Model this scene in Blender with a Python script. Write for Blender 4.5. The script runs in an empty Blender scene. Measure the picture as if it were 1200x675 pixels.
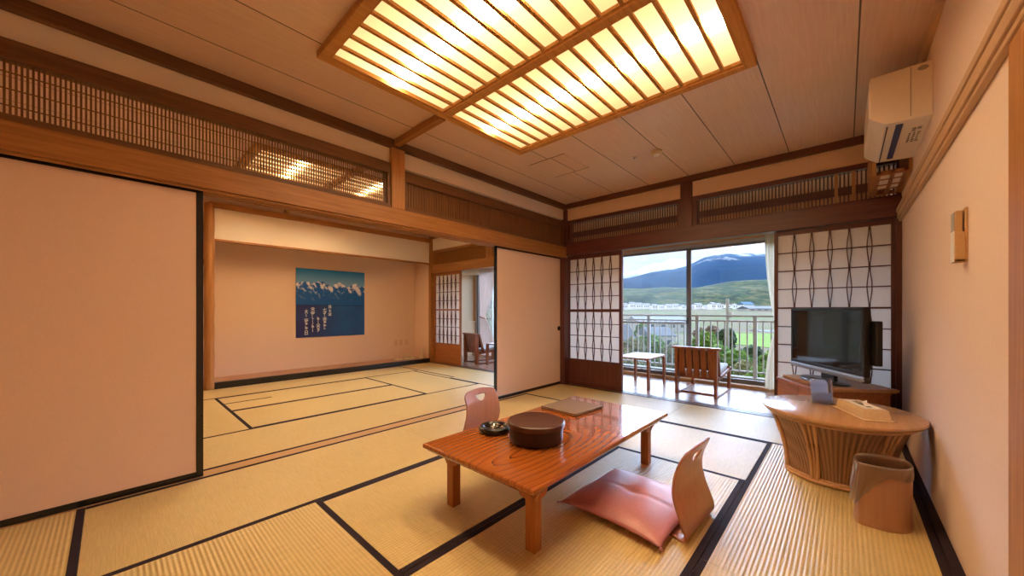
import bpy, bmesh, math, random
from mathutils import Vector, Matrix, noise
C = bpy.context.scene.collection
SC = bpy.context.scene
PI = math.pi
random.seed(7)

# ------------------------------------------------------------------ materials
M = {}
def nt(name):
    m = bpy.data.materials.new(name); m.use_nodes = True
    n = m.node_tree; n.nodes.clear()
    out = n.nodes.new('ShaderNodeOutputMaterial')
    return m, n, out
def nd(n, typ, **kw):
    x = n.nodes.new(typ)
    for k, v in kw.items():
        if k.startswith('i_'):
            x.inputs[k[2:].replace('_', ' ')].default_value = v
        else: setattr(x, k, v)
    return x
def lk(n, a, b): n.links.new(a, b)
def col(c): return (c[0], c[1], c[2], 1.0)
def pbsdf(n, out, rough=.5, spec=.5, metal=0):
    b = n.nodes.new('ShaderNodeBsdfPrincipled')
    b.inputs['Roughness'].default_value = rough
    b.inputs['Specular IOR Level'].default_value = spec
    b.inputs['Metallic'].default_value = metal
    lk(n, b.outputs[0], out.inputs[0]); return b
def objcoord(n, scale=(1,1,1), rot=(0,0,0)):
    t = n.nodes.new('ShaderNodeTexCoord'); mp = n.nodes.new('ShaderNodeMapping')
    mp.inputs['Scale'].default_value = scale; mp.inputs['Rotation'].default_value = rot
    lk(n, t.outputs['Object'], mp.inputs[0]); return mp.outputs[0]
def ramp(n, fac, stops):
    r = n.nodes.new('ShaderNodeValToRGB')
    e = r.color_ramp.elements
    while len(e) < len(stops): e.new(.5)
    for k, (p, c) in zip(e, stops): k.position = p; k.color = col(c)
    lk(n, fac, r.inputs[0]); return r.outputs[0]
def bump(n, b, h, strength=.2, dist=.002):
    u = n.nodes.new('ShaderNodeBump'); u.inputs['Strength'].default_value = strength; u.inputs['Distance'].default_value = dist
    lk(n, h, u.inputs['Height']); lk(n, u.outputs[0], b.inputs['Normal'])

def plain(name, c, rough=.5, spec=.5, metal=0, var=.06, scale=30, bstr=.1):
    m, n, out = nt(name); b = pbsdf(n, out, rough, spec, metal)
    nz = nd(n, 'ShaderNodeTexNoise', i_Scale=scale, i_Detail=4.0)
    lk(n, objcoord(n), nz.inputs['Vector'])
    lo = [max(0, x*(1-var)) for x in c]; hi = [min(1, x*(1+var)) for x in c]
    lk(n, ramp(n, nz.outputs['Fac'], [(.3, lo), (.7, hi)]), b.inputs['Base Color'])
    if bstr: bump(n, b, nz.outputs['Fac'], bstr, .001)
    M[name] = m; return m
def wood(name, c1, c2, axis='x', scale=1, rough=.4, spec=.5, rings=0, coat=0):
    m, n, out = nt(name); b = pbsdf(n, out, rough, spec)
    s = {'x': (1.2, 22, 22), 'y': (22, 1.2, 22), 'z': (22, 22, 1.2)}[axis]
    v = objcoord(n, tuple(q*scale for q in s))
    nz = nd(n, 'ShaderNodeTexNoise', i_Scale=2.2, i_Detail=6.0, i_Roughness=.6, i_Distortion=.3)
    lk(n, v, nz.inputs['Vector'])
    fac = nz.outputs['Fac']
    if rings:
        w = nd(n, 'ShaderNodeTexWave', wave_type='RINGS', rings_direction='SPHERICAL' if rings == 2 else 'Y')
        w.inputs['Scale'].default_value = 9.0; w.inputs['Distortion'].default_value = 7.0
        w.inputs['Detail'].default_value = 2.0; w.inputs['Detail Scale'].default_value = .9
        lk(n, objcoord(n, (1.6, .55, 1), (0, 0, 0)), w.inputs['Vector'])
        mx = nd(n, 'ShaderNodeMath', operation='MULTIPLY_ADD'); mx.inputs[1].default_value = .16
        m2 = nd(n, 'ShaderNodeMath', operation='MULTIPLY'); m2.inputs[1].default_value = .84
        lk(n, nz.outputs['Fac'], m2.inputs[0]); lk(n, w.outputs['Fac'], mx.inputs[0]); lk(n, m2.outputs[0], mx.inputs[2])
        fac = mx.outputs[0]
    lk(n, ramp(n, fac, [(.28, c1), (.72, c2)]), b.inputs['Base Color'])
    b.inputs['Coat Weight'].default_value = coat; b.inputs['Coat Roughness'].default_value = .06
    bump(n, b, nz.outputs['Fac'], .06, .001)
    M[name] = m; return m

def tatami(name, axis):
    m, n, out = nt(name); b = pbsdf(n, out, .36, .75)
    t = n.nodes.new('ShaderNodeTexCoord'); sp = n.nodes.new('ShaderNodeSeparateXYZ'); lk(n, t.outputs['Object'], sp.inputs[0])
    ac, al = ('X', 'Y') if axis == 'y' else ('Y', 'X')
    def sine(src, period, ph=0):
        a = nd(n, 'ShaderNodeMath', operation='MULTIPLY'); a.inputs[1].default_value = 2*PI/period; lk(n, src, a.inputs[0])
        s = nd(n, 'ShaderNodeMath', operation='SINE'); lk(n, a.outputs[0], s.inputs[0])
        return s.outputs[0]
    rib = sine(sp.outputs[ac], .0175)
    thr = sine(sp.outputs[al], .006)
    nz = nd(n, 'ShaderNodeTexNoise', i_Scale=1.0, i_Detail=5.0, i_Roughness=.6)
    lk(n, objcoord(n, (9, 160, 9) if axis == 'y' else (160, 9, 9)), nz.inputs['Vector'])
    big = nd(n, 'ShaderNodeTexNoise', i_Scale=1.3, i_Detail=3.0); lk(n, objcoord(n), big.inputs['Vector'])
    f = nd(n, 'ShaderNodeMath', operation='MULTIPLY_ADD'); f.inputs[1].default_value = .16; lk(n, rib, f.inputs[0]); lk(n, nz.outputs['Fac'], f.inputs[2])
    f2 = nd(n, 'ShaderNodeMath', operation='MULTIPLY_ADD'); f2.inputs[1].default_value = .35; lk(n, big.outputs['Fac'], f2.inputs[0]); lk(n, f.outputs[0], f2.inputs[2])
    lk(n, ramp(n, f2.outputs[0], [(.3, (.54, .405, .150)), (1., (.78, .615, .285))]), b.inputs['Base Color'])
    h = nd(n, 'ShaderNodeMath', operation='MULTIPLY_ADD'); h.inputs[1].default_value = .25; lk(n, thr, h.inputs[0]); lk(n, rib, h.inputs[2])
    bump(n, b, h.outputs[0], .55, .0016)
    M[name] = m; return m

def translucent(name, c, t=.5):
    m, n, out = nt(name)
    d = n.nodes.new('ShaderNodeBsdfDiffuse'); tr = n.nodes.new('ShaderNodeBsdfTranslucent'); mx = n.nodes.new('ShaderNodeMixShader')
    nz = nd(n, 'ShaderNodeTexNoise', i_Scale=60.0, i_Detail=4.0); lk(n, objcoord(n), nz.inputs['Vector'])
    cc = ramp(n, nz.outputs['Fac'], [(.3, [x*.96 for x in c]), (.7, c)])
    lk(n, cc, d.inputs[0]); lk(n, cc, tr.inputs[0]); mx.inputs[0].default_value = t
    lk(n, d.outputs[0], mx.inputs[1]); lk(n, tr.outputs[0], mx.inputs[2]); lk(n, mx.outputs[0], out.inputs[0])
    M[name] = m; return m
def glass(name, tint=(1, 1, 1), haze=0, hazec=(.8, .85, .85), refl=1.0):
    m, n, out = nt(name)
    tr = n.nodes.new('ShaderNodeBsdfTransparent'); tr.inputs[0].default_value = col(tint)
    gl = n.nodes.new('ShaderNodeBsdfGlossy'); gl.inputs['Roughness'].default_value = .02
    fr = nd(n, 'ShaderNodeFresnel', i_IOR=1.45)
    mu = nd(n, 'ShaderNodeMath', operation='MULTIPLY'); mu.inputs[1].default_value = refl; lk(n, fr.outputs[0], mu.inputs[0])
    mx = n.nodes.new('ShaderNodeMixShader'); lk(n, mu.outputs[0], mx.inputs[0]); lk(n, tr.outputs[0], mx.inputs[1]); lk(n, gl.outputs[0], mx.inputs[2])
    last = mx
    if haze:
        df = n.nodes.new('ShaderNodeBsdfTranslucent'); df.inputs[0].default_value = col(hazec)
        m2 = n.nodes.new('ShaderNodeMixShader'); m2.inputs[0].default_value = haze
        lk(n, mx.outputs[0], m2.inputs[1]); lk(n, df.outputs[0], m2.inputs[2]); last = m2
    lk(n, last.outputs[0], out.inputs[0]); M[name] = m; return m

# woods of the room
wood('beam_wood', (.27, .11, .028), (.44, .20, .060), 'y', rough=.45)
wood('beam_wood_x', (.27, .11, .028), (.44, .20, .060), 'x', rough=.45)
wood('dark_trim', (.10, .042, .016), (.19, .085, .032), 'y', rough=.5)
wood('dark_trim_x', (.085, .030, .018), (.15, .055, .030), 'x', rough=.45)
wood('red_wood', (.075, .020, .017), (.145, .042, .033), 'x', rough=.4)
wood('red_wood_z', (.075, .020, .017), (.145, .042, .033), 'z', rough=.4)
wood('slat_wood', (.13, .055, .02), (.24, .11, .04), 'z', rough=.5)
wood('slat_wood_dark', (.07, .024, .016), (.13, .045, .028), 'z', rough=.5)
wood('lamp_wood', (.46, .22, .07), (.62, .33, .12), 'y', rough=.8, spec=.2)
wood('post_wood', (.34, .15, .045), (.52, .25, .08), 'z', rough=.45)
wood('pale_wood', (.58, .36, .17), (.72, .48, .25), 'z', rough=.5)
wood('pale_wood_y', (.52, .33, .19), (.62, .42, .26), 'y', rough=.5)
wood('toko_wood', (.38, .19, .085), (.50, .27, .13), 'y', rough=.35)
def table_mat():
    m, n, out = nt('table_wood'); b = pbsdf(n, out, .2, .5)
    w_ = nd(n, 'ShaderNodeTexWave', wave_type='RINGS', rings_direction='Z', wave_profile='SAW'); w_.inputs['Scale'].default_value = 2.6; w_.inputs['Distortion'].default_value = 3.2; w_.inputs['Detail'].default_value = 2.; w_.inputs['Detail Scale'].default_value = 1.1
    t = n.nodes.new('ShaderNodeTexCoord'); mp = n.nodes.new('ShaderNodeMapping'); mp.inputs['Location'].default_value = (-.35, .42, 0); mp.inputs['Scale'].default_value = (3.4, .95, 1); lk(n, t.outputs['Object'], mp.inputs[0]); lk(n, mp.outputs[0], w_.inputs['Vector'])
    nz = nd(n, 'ShaderNodeTexNoise', i_Scale=2.2, i_Detail=6., i_Roughness=.6); lk(n, objcoord(n, (26, .9, 10)), nz.inputs['Vector'])
    bg_ = nd(n, 'ShaderNodeTexNoise', i_Scale=2.0, i_Detail=2.); lk(n, objcoord(n), bg_.inputs['Vector'])
    c1 = ramp(n, w_.outputs['Fac'], [(0, (.50, .150, .024)), (.72, (.44, .122, .020)), (.93, (.34, .085, .015)), (1, (.27, .062, .012))])
    c2 = ramp(n, nz.outputs['Fac'], [(.3, (.78, .74, .70)), (.7, (1, 1, 1))])
    mx = n.nodes.new('ShaderNodeMix'); mx.data_type = 'RGBA'; mx.blend_type = 'MULTIPLY'; mx.inputs[0].default_value = 1; lk(n, c1, mx.inputs[6]); lk(n, c2, mx.inputs[7])
    lk(n, mx.outputs[2], b.inputs['Base Color']); b.inputs['Coat Weight'].default_value = 1; b.inputs['Coat Roughness'].default_value = .05
    M['table_wood'] = m
table_mat()
wood('table_leg_wood', (.28, .085, .015), (.48, .17, .035), 'z', rough=.3)
wood('zaisu_wood', (.40, .175, .118), (.50, .235, .165), 'z', rough=.3, coat=.3)
wood('chair_wood', (.22, .065, .022), (.36, .118, .042), 'z', rough=.4)
wood('cabinet_wood', (.30, .10, .035), (.44, .17, .06), 'x', rough=.35)
wood('board_wood', (.42, .23, .11), (.56, .34, .18), 'x', rough=.45)
wood('oval_wood', (.48, .265, .125), (.61, .37, .195), 'y', .6, rough=.24, coat=.35)
wood('bin_wood', (.38, .195, .115), (.47, .26, .155), 'z', rough=.4)
wood('veranda_wood', (.30, .13, .07), (.46, .22, .12), 'x', rough=.2, coat=.4)
wood('sill_wood', (.50, .28, .11), (.64, .39, .18), 'y', rough=.4)
wood('sill_wood_dark', (.10, .05, .03), (.17, .09, .055), 'x', rough=.35)
wood('tissue_wood', (.68, .49, .27), (.78, .60, .37), 'y', rough=.4)
def rattan_mat():
    m, n, out = nt('rattan'); b = pbsdf(n, out, .5, .4)
    t = n.nodes.new('ShaderNodeTexCoord'); sp = n.nodes.new('ShaderNodeSeparateXYZ'); lk(n, t.outputs['Object'], sp.inputs[0])
    sc = nd(n, 'ShaderNodeMath', operation='MULTIPLY'); sc.inputs[1].default_value = 1.1; lk(n, sp.outputs['Y'], sc.inputs[0])
    a = nd(n, 'ShaderNodeMath', operation='ARCTAN2'); lk(n, sc.outputs[0], a.inputs[0]); lk(n, sp.outputs['X'], a.inputs[1])
    k = nd(n, 'ShaderNodeMath', operation='MULTIPLY'); k.inputs[1].default_value = 72; lk(n, a.outputs[0], k.inputs[0])
    c = nd(n, 'ShaderNodeMath', operation='COSINE'); lk(n, k.outputs[0], c.inputs[0])
    z = nd(n, 'ShaderNodeMath', operation='MULTIPLY'); z.inputs[1].default_value = 520; lk(n, sp.outputs['Z'], z.inputs[0])
    zs = nd(n, 'ShaderNodeMath', operation='SINE'); lk(n, z.outputs[0], zs.inputs[0])
    m1 = nd(n, 'ShaderNodeMath', operation='MULTIPLY_ADD'); m1.inputs[1].default_value = .18; lk(n, zs.outputs[0], m1.inputs[0]); lk(n, c.outputs[0], m1.inputs[2])
    m2 = nd(n, 'ShaderNodeMapRange'); m2.inputs['From Min'].default_value = -1.1; m2.inputs['From Max'].default_value = 1.1; lk(n, m1.outputs[0], m2.inputs['Value'])
    lk(n, ramp(n, m2.outputs[0], [(.05, (.22, .122, .080)), (.55, (.35, .205, .138)), (1, (.42, .255, .175))]), b.inputs['Base Color'])
    bump(n, b, m2.outputs[0], .5, .004); M['rattan'] = m
rattan_mat()
wood('rattan_pole', (.56, .33, .18), (.68, .43, .25), 'z', rough=.4)
plain('plaster', (.80, .60, .46), .9, .2, var=.04, scale=220, bstr=.25)
plain('plaster_white', (.86, .80, .70), .9, .2, var=.03, scale=160, bstr=.15)
plain('wall_paper', (.80, .66, .60), .85, .25, var=.035, scale=130, bstr=.2)
plain('veranda_tan', (.50, .26, .11), .9, .2, var=.04)
wood('veranda_ceiling', (.52, .28, .11), (.64, .37, .16), 'x')
plain('veranda_wall', (.86, .67, .44), .9, .2, var=.03)
plain('fusuma_paper', (.78, .57, .465), .85, .25, var=.05, scale=260, bstr=.15)
plain('lacquer', (.012, .011, .012), .22, .5, var=.2, bstr=0)
plain('lacquer_dark', (.018, .008, .008), .38, .5, var=.25, scale=8, bstr=0)
plain('wall_plate', (.72, .50, .37), .5, .4, var=.02, bstr=0)
plain('cushion_shaded', (.07, .04, .03), .8, .2)  # shadow between the chair slats, put into the back cushion's colour
plain('lacquer_brown', (.075, .026, .018), .34, .5, var=.25, scale=8, bstr=0)
plain('heri', (.030, .020, .030), .85, .2, var=.3, scale=400, bstr=.3)
plain('black_plastic', (.010, .010, .011), .28, .5, bstr=0)
plain('silver_plastic', (.35, .36, .38), .3, .5, .6, bstr=0)
plain('screen', (.012, .012, .013), .06, .6, bstr=0)
plain('ac_plastic', (.84, .77, .68), .4, .5, var=.02, bstr=0)
plain('ac_blue', (.010, .030, .16), .4, .5, bstr=0)
plain('ac_dark', (.03, .03, .035), .5, .4, bstr=0)
plain('ac_grey', (.40, .37, .34), .5, .4, bstr=0)
plain('cream_plastic', (.72, .62, .42), .45, .5, var=.02, bstr=0)
plain('remote_tan', (.62, .40, .19), .5, .4, var=.05, bstr=0)
plain('white_plastic', (.82, .80, .76), .4, .5, var=.02, bstr=0)
plain('alu', (.42, .40, .37), .4, .5, .3, var=.04, bstr=0)
plain('alu_dark', (.20, .18, .165), .4, .5, .3, var=.04, bstr=0)
plain('rail_paint', (.42, .41, .38), .5, .4, var=.05, bstr=0)
plain('concrete', (.24, .22, .18), .9, .2, var=.12, scale=12)
plain('cushion_fabric', (.54, .215, .245), .42, .8, var=.07, scale=90, bstr=.15)
plain('seat_fabric', (.66, .68, .67), .85, .2, var=.04, scale=120, bstr=.2)
plain('leather', (.21, .14, .085), .55, .4, var=.1, scale=150, bstr=.3)
plain('tissue', (.88, .84, .78), .9, .1, var=.03, bstr=0)
plain('white_print', (.80, .82, .86), .8, .2, var=.02, bstr=0)
plain('snow_roof', (.25, .25, .25), .8, .2, var=.08, bstr=0)
translucent('card', (.70, .77, .88), .7)  # window reflection on the stand, put into the card's bluish colour
translucent('shoji_paper', (.86, .83, .79), .45)
translucent('curtain_cream', (.80, .72, .56), .35)
glass('curtain_sheer', (.95, .95, .93), .35, (.9, .88, .84), refl=0)
translucent('curtain_rose', (.80, .64, .56), .35)
glass('window_glass', (1, 1, 1), 0, refl=.6)
glass('screen_mesh', (.96, .965, .965), .012, (.9, .93, .92), refl=.2)
glass('acrylic', (.97, .98, 1.0), .05, (.9, .92, .95))
glass('bag_plastic', (.98, .97, .955), .32, (.92, .90, .88), refl=3.5)
glass('ash_glass', (.55, .52, .5), 0, refl=2.)
tatami('tatami_y', 'y'); tatami('tatami_x', 'x')

def ceiling_mat():
    m, n, out = nt('ceiling_boards'); b = pbsdf(n, out, .34, .9)
    t = n.nodes.new('ShaderNodeTexCoord'); sp = n.nodes.new('ShaderNodeSeparateXYZ'); lk(n, t.outputs['Object'], sp.inputs[0])
    a = nd(n, 'ShaderNodeMath', operation='ADD'); a.inputs[1].default_value = 20*.4645 - .055; lk(n, sp.outputs['X'], a.inputs[0])
    md = nd(n, 'ShaderNodeMath', operation='MODULO'); md.inputs[1].default_value = .4645; lk(n, a.outputs[0], md.inputs[0])
    ls = nd(n, 'ShaderNodeMath', operation='LESS_THAN'); ls.inputs[1].default_value = .008; lk(n, md.outputs[0], ls.inputs[0])
    fl = nd(n, 'ShaderNodeMath', operation='DIVIDE'); fl.inputs[1].default_value = .4645; lk(n, a.outputs[0], fl.inputs[0])
    fo = nd(n, 'ShaderNodeMath', operation='FLOOR'); lk(n, fl.outputs[0], fo.inputs[0])
    wn = n.nodes.new('ShaderNodeTexWhiteNoise'); wn.noise_dimensions = '1D'; lk(n, fo.outputs[0], wn.inputs['W'])
    nz = nd(n, 'ShaderNodeTexNoise', i_Scale=2., i_Detail=6., i_Roughness=.65); lk(n, objcoord(n, (45, 1.6, 8)), nz.inputs['Vector'])
    f = nd(n, 'ShaderNodeMath', operation='MULTIPLY_ADD'); f.inputs[1].default_value = .16; lk(n, wn.outputs['Value'], f.inputs[0]); lk(n, nz.outputs['Fac'], f.inputs[2])
    c = ramp(n, f.outputs[0], [(.3, (.68, .47, .375)), (.85, (.83, .64, .54))])
    mx = n.nodes.new('ShaderNodeMix'); mx.data_type = 'RGBA'; lk(n, ls.outputs[0], mx.inputs[0]); lk(n, c, mx.inputs[6]); mx.inputs[7].default_value = (.07, .03, .012, 1)
    lk(n, mx.outputs[2], b.inputs['Base Color']); M['ceiling_boards'] = m
ceiling_mat()
def veranda_floor_mat():
    m, n, out = nt('veranda_boards'); b = pbsdf(n, out, .24, .9)
    br = nd(n, 'ShaderNodeTexBrick'); br.inputs['Scale'].default_value = 1.0
    br.inputs['Brick Width'].default_value = .9; br.inputs['Row Height'].default_value = .075; br.inputs['Mortar Size'].default_value = .0012
    br.inputs['Color1'].default_value = (.40, .23, .155, 1); br.inputs['Color2'].default_value = (.50, .30, .21, 1); br.inputs['Mortar'].default_value = (.1, .04, .02, 1)
    lk(n, objcoord(n), br.inputs['Vector'])
    nz = nd(n, 'ShaderNodeTexNoise', i_Scale=2., i_Detail=5.); lk(n, objcoord(n, (2, 40, 8)), nz.inputs['Vector'])
    mx = n.nodes.new('ShaderNodeMix'); mx.data_type = 'RGBA'; mx.blend_type = 'MULTIPLY'; mx.inputs[0].default_value = .5
    lk(n, br.outputs['Color'], mx.inputs[6]); lk(n, ramp(n, nz.outputs['Fac'], [(.3, (.7, .66, .62)), (.7, (1, 1, 1))]), mx.inputs[7])
    lk(n, mx.outputs[2], b.inputs['Base Color']); M['veranda_boards'] = m
veranda_floor_mat()
def lamp_mat(name, base, peak, sig, halo, hs):
    # paper diffuser with fluorescent tubes running across each half close behind it
    m, n, out = nt(name)
    t = n.nodes.new('ShaderNodeTexCoord'); sp = n.nodes.new('ShaderNodeSeparateXYZ'); lk(n, t.outputs['Object'], sp.inputs[0])
    tot = None
    for yc, pk, sig in ((-.46, 1, sig), (.43, 1, sig), (-.46, halo/peak, hs), (.43, halo/peak, hs)):
        a = nd(n, 'ShaderNodeMath', operation='SUBTRACT'); a.inputs[1].default_value = yc; lk(n, sp.outputs['Y'], a.inputs[0])
        p = nd(n, 'ShaderNodeMath', operation='MULTIPLY'); lk(n, a.outputs[0], p.inputs[0]); lk(n, a.outputs[0], p.inputs[1])
        q = nd(n, 'ShaderNodeMath', operation='MULTIPLY'); q.inputs[1].default_value = -1/(2*sig**2); lk(n, p.outputs[0], q.inputs[0])
        e = nd(n, 'ShaderNodeMath', operation='EXPONENT'); lk(n, q.outputs[0], e.inputs[0])
        w_ = nd(n, 'ShaderNodeMath', operation='MULTIPLY'); w_.inputs[1].default_value = pk; lk(n, e.outputs[0], w_.inputs[0]); e = w_
        if tot is None: tot = e.outputs[0]
        else:
            ad = nd(n, 'ShaderNodeMath', operation='ADD'); lk(n, tot, ad.inputs[0]); lk(n, e.outputs[0], ad.inputs[1]); tot = ad.outputs[0]
    c = ramp(n, tot, [(0, (1.0, .565, .215)), (.03, (1.0, .65, .31)), (1, (1.0, .70, .40))])
    st = nd(n, 'ShaderNodeMath', operation='MULTIPLY_ADD'); st.inputs[1].default_value = peak; st.inputs[2].default_value = base; lk(n, tot, st.inputs[0])
    em = n.nodes.new('ShaderNodeEmission'); lk(n, c, em.inputs[0]); lk(n, st.outputs[0], em.inputs[1]); lk(n, em.outputs[0], out.inputs[0])
    M[name] = m
lamp_mat('lamp_paper', .76, 46, .030, 1.2, .20)

# ------------------------------------------------------------------ mesh helpers
class MB:
    def __init__(s): s.bm = bmesh.new()
    def box(s, x0, y0, z0, x1, y1, z1, mat=None):
        r = bmesh.ops.create_cube(s.bm, size=1)['verts']
        for v in r:
            v.co = Vector(((x0+x1)/2 + v.co.x*(x1-x0), (y0+y1)/2 + v.co.y*(y1-y0), (z0+z1)/2 + v.co.z*(z1-z0)))
            if mat: v.co = mat @ v.co
        return s
    def hexa(s, pts):   # 8 points: bottom 4 ccw, top 4 ccw
        v = [s.bm.verts.new(p) for p in pts]
        for f in ((3,2,1,0), (4,5,6,7), (0,1,5,4), (1,2,6,5), (2,3,7,6), (3,0,4,7)): s.bm.faces.new([v[i] for i in f])
        return s
    def prism(s, pts, axis, lo, hi):
        def mk(p, t): return {'x': (t, p[0], p[1]), 'y': (p[0], t, p[1]), 'z': (p[0], p[1], t)}[axis]
        a = [s.bm.verts.new(mk(p, lo)) for p in pts]; b = [s.bm.verts.new(mk(p, hi)) for p in pts]
        n = len(pts)
        s.bm.faces.new(a[::-1]); s.bm.faces.new(b)
        for i in range(n): s.bm.faces.new((a[i], a[(i+1) % n], b[(i+1) % n], b[i]))
        return s
    def tube(s, pts, r, n=8, caps=True):
        pts = [Vector(p) for p in pts]; rings = []
        rs = r if isinstance(r, (list, tuple)) else [r]*len(pts)
        for i, p in enumerate(pts):
            t = (pts[min(i+1, len(pts)-1)] - pts[max(i-1, 0)]).normalized()
            u = t.cross(Vector((0, 0, 1)) if abs(t.z) < .9 else Vector((1, 0, 0))).normalized(); w = t.cross(u)
            rings.append([s.bm.verts.new(p + (u*math.cos(2*PI*k/n) + w*math.sin(2*PI*k/n))*rs[i]) for k in range(n)])
        for a, b in zip(rings, rings[1:]):
            for k in range(n): s.bm.faces.new((a[k], a[(k+1) % n], b[(k+1) % n], b[k]))
        if caps: s.bm.faces.new(rings[0][::-1]); s.bm.faces.new(rings[-1])
        return s
    def lathe(s, prof, n=48, c=(0, 0, 0), sx=1, sy=1, rot=0, lens=0):
        rings = []
        cr, sr = math.cos(rot), math.sin(rot)
        for r, z in prof:
            if r <= 1e-6: rings.append([s.bm.verts.new((c[0], c[1], c[2]+z))]); continue
            ring = []
            for k in range(n):
                sn = math.sin(2*PI*k/n); x, y = r*sx*math.cos(2*PI*k/n), r*sy*sn*abs(sn)**lens
                ring.append(s.bm.verts.new((c[0]+x*cr-y*sr, c[1]+x*sr+y*cr, c[2]+z)))
            rings.append(ring)
        for a, b in zip(rings, rings[1:]):
            if len(a) == 1 and len(b) == 1: continue
            for k in range(n):
                k2 = (k+1) % n
                if len(a) == 1: s.bm.faces.new((a[0], b[k2], b[k]))
                elif len(b) == 1: s.bm.faces.new((a[k], a[k2], b[0]))
                else: s.bm.faces.new((a[k], a[k2], b[k2], b[k]))
        return s
    def grid(s, nu, nv, f, wrap=False):
        g = [[s.bm.verts.new(f(i/(nu-1), j/(nv-1))) for j in range(nv)] for i in range(nu)]
        for i in range(nu-1):
            for j in range(nv-1): s.bm.faces.new((g[i][j], g[i+1][j], g[i+1][j+1], g[i][j+1]))
        return g
    def build(s, name, mat, parent=None, world=False, bevel=0, smooth=False, kind=None, recalc=True):
        if recalc: bmesh.ops.recalc_face_normals(s.bm, faces=s.bm.faces)
        me = bpy.data.meshes.new(name)
        if world and parent is not None:
            for v in s.bm.verts: v.co -= parent.location
        s.bm.to_mesh(me); s.bm.free()
        if smooth:
            for p in me.polygons: p.use_smooth = True
        o = bpy.data.objects.new(name, me); C.objects.link(o)
        me.materials.append(M[mat] if isinstance(mat, str) else mat)
        if parent is not None: o.parent = parent
        if kind: o['kind'] = kind
        if bevel:
            b = o.modifiers.new('bevel', 'BEVEL'); b.width = bevel; b.segments = 2; b.limit_method = 'ANGLE'; b.angle_limit = .6
        return o
def B(*boxes):
    m = MB()
    for b in boxes: m.box(*b)
    return m
def thing(name, label, cat, loc=(0, 0, 0), rz=0, group=None):
    o = bpy.data.objects.new(name, None); C.objects.link(o); o.empty_display_size = .1
    o.location = loc; o.rotation_euler = (0, 0, rz); o['label'] = label; o['category'] = cat
    if group: o['group'] = group
    return o
def tag(o, label, cat, group=None):
    o['label'] = label; o['category'] = cat
    if group: o['group'] = group
    return o
def smart(o, ang=.7):
    for p in o.data.polygons: p.use_smooth = True
    me = o.data
    bm = bmesh.new(); bm.from_mesh(me)
    for e in bm.edges:
        if len(e.link_faces) == 2 and e.calc_face_angle(0) > ang: e.smooth = False
    bm.to_mesh(me); bm.free(); return o
def copy_tree(o, label=None, loc=None, rz=None):
    c = o.copy(); C.objects.link(c)
    if label: c['label'] = label
    if loc is not None: c.location = loc
    if rz is not None: c.rotation_euler = (0, 0, rz)
    for ch in list(o.children):
        d = ch.copy(); C.objects.link(d); d.parent = c
        for g in ch.children:
            e = g.copy(); C.objects.link(e); e.parent = d
    return c
def struct(name, mb, mat, parent=None, bevel=0, world=False):
    o = mb.build(name, mat, parent, world=world, bevel=bevel)
    if parent is None: o['kind'] = 'structure'
    return o

# ------------------------------------------------------------------ camera
H = 1.08; FPX = 428.0
ANG = math.atan2(390, 428)
FW = Vector((-math.sin(ANG), math.cos(ANG), 0)); RT = Vector((math.cos(ANG), math.sin(ANG), 0))
cd = bpy.data.cameras.new('camera'); cam = bpy.data.objects.new('camera', cd); C.objects.link(cam)
cam.location = (0, 0, H); cam.rotation_euler = (PI/2, 0, ANG)
cd.sensor_width = 36; cd.lens = FPX/1200*36; cd.shift_y = 26.5/1200; cd.clip_start = .02; cd.clip_end = 40000
SC.camera = cam
def at(u, v, d):
    p = FW*d + RT*((u-600)/FPX*d); p.z = H - (v-364)/FPX*d; return p

# ------------------------------------------------------------------ room shell
XL, XR, YW, YV = -3.08, .36, 4.56, 6.1      # fusuma line, right wall, window-side wall, veranda glass
XT, XTB = -6.44, -7.0                       # alcove front and alcove back
YB = -1.2                                   # wall behind the camera
CZ = 2.64
struct('floor', B((-7.1, YB, -.2, .5, 4.66, -.055)), 'concrete')
struct('floor_veranda', B((-7.0, 4.66, -.2, .36, 6.16, -.015)), 'veranda_boards')
struct('ceiling', B((XL-.04, YB, CZ, XR+.04, 4.7, CZ+.12)), 'ceiling_boards')
struct('ceiling_adjoining', B((-7.1, YB, CZ, XL-.04, 4.7, CZ+.12)), 'ceiling_boards')
struct('ceiling_veranda', B((-7.1, 4.7, 2.6, .5, 6.3, 2.76)), 'veranda_ceiling')
struct('wall_right', B((XR, YB, -.2, XR+.14, 6.3, 2.76)), 'wall_paper')
struct('wall_near', B((-7.1, YB-.12, -.2, .5, YB, 2.76)), 'wall_paper')
struct('wall_left', B((XL-.1, YB, 2.42, XL+.005, YW-.01, 2.565)), 'plaster_white')
# window-side wall: everything above the sliding doors, plus pieces behind the door pockets
struct('wall_window', B((XL, YW-.02, 2.40, XR, YW+.08, 2.575)), 'plaster')
struct('wall_window_adjoining', B((XT, YW-.02, 2.33, XL-.12, YW+.08, 2.575)), 'plaster_white')
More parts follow.
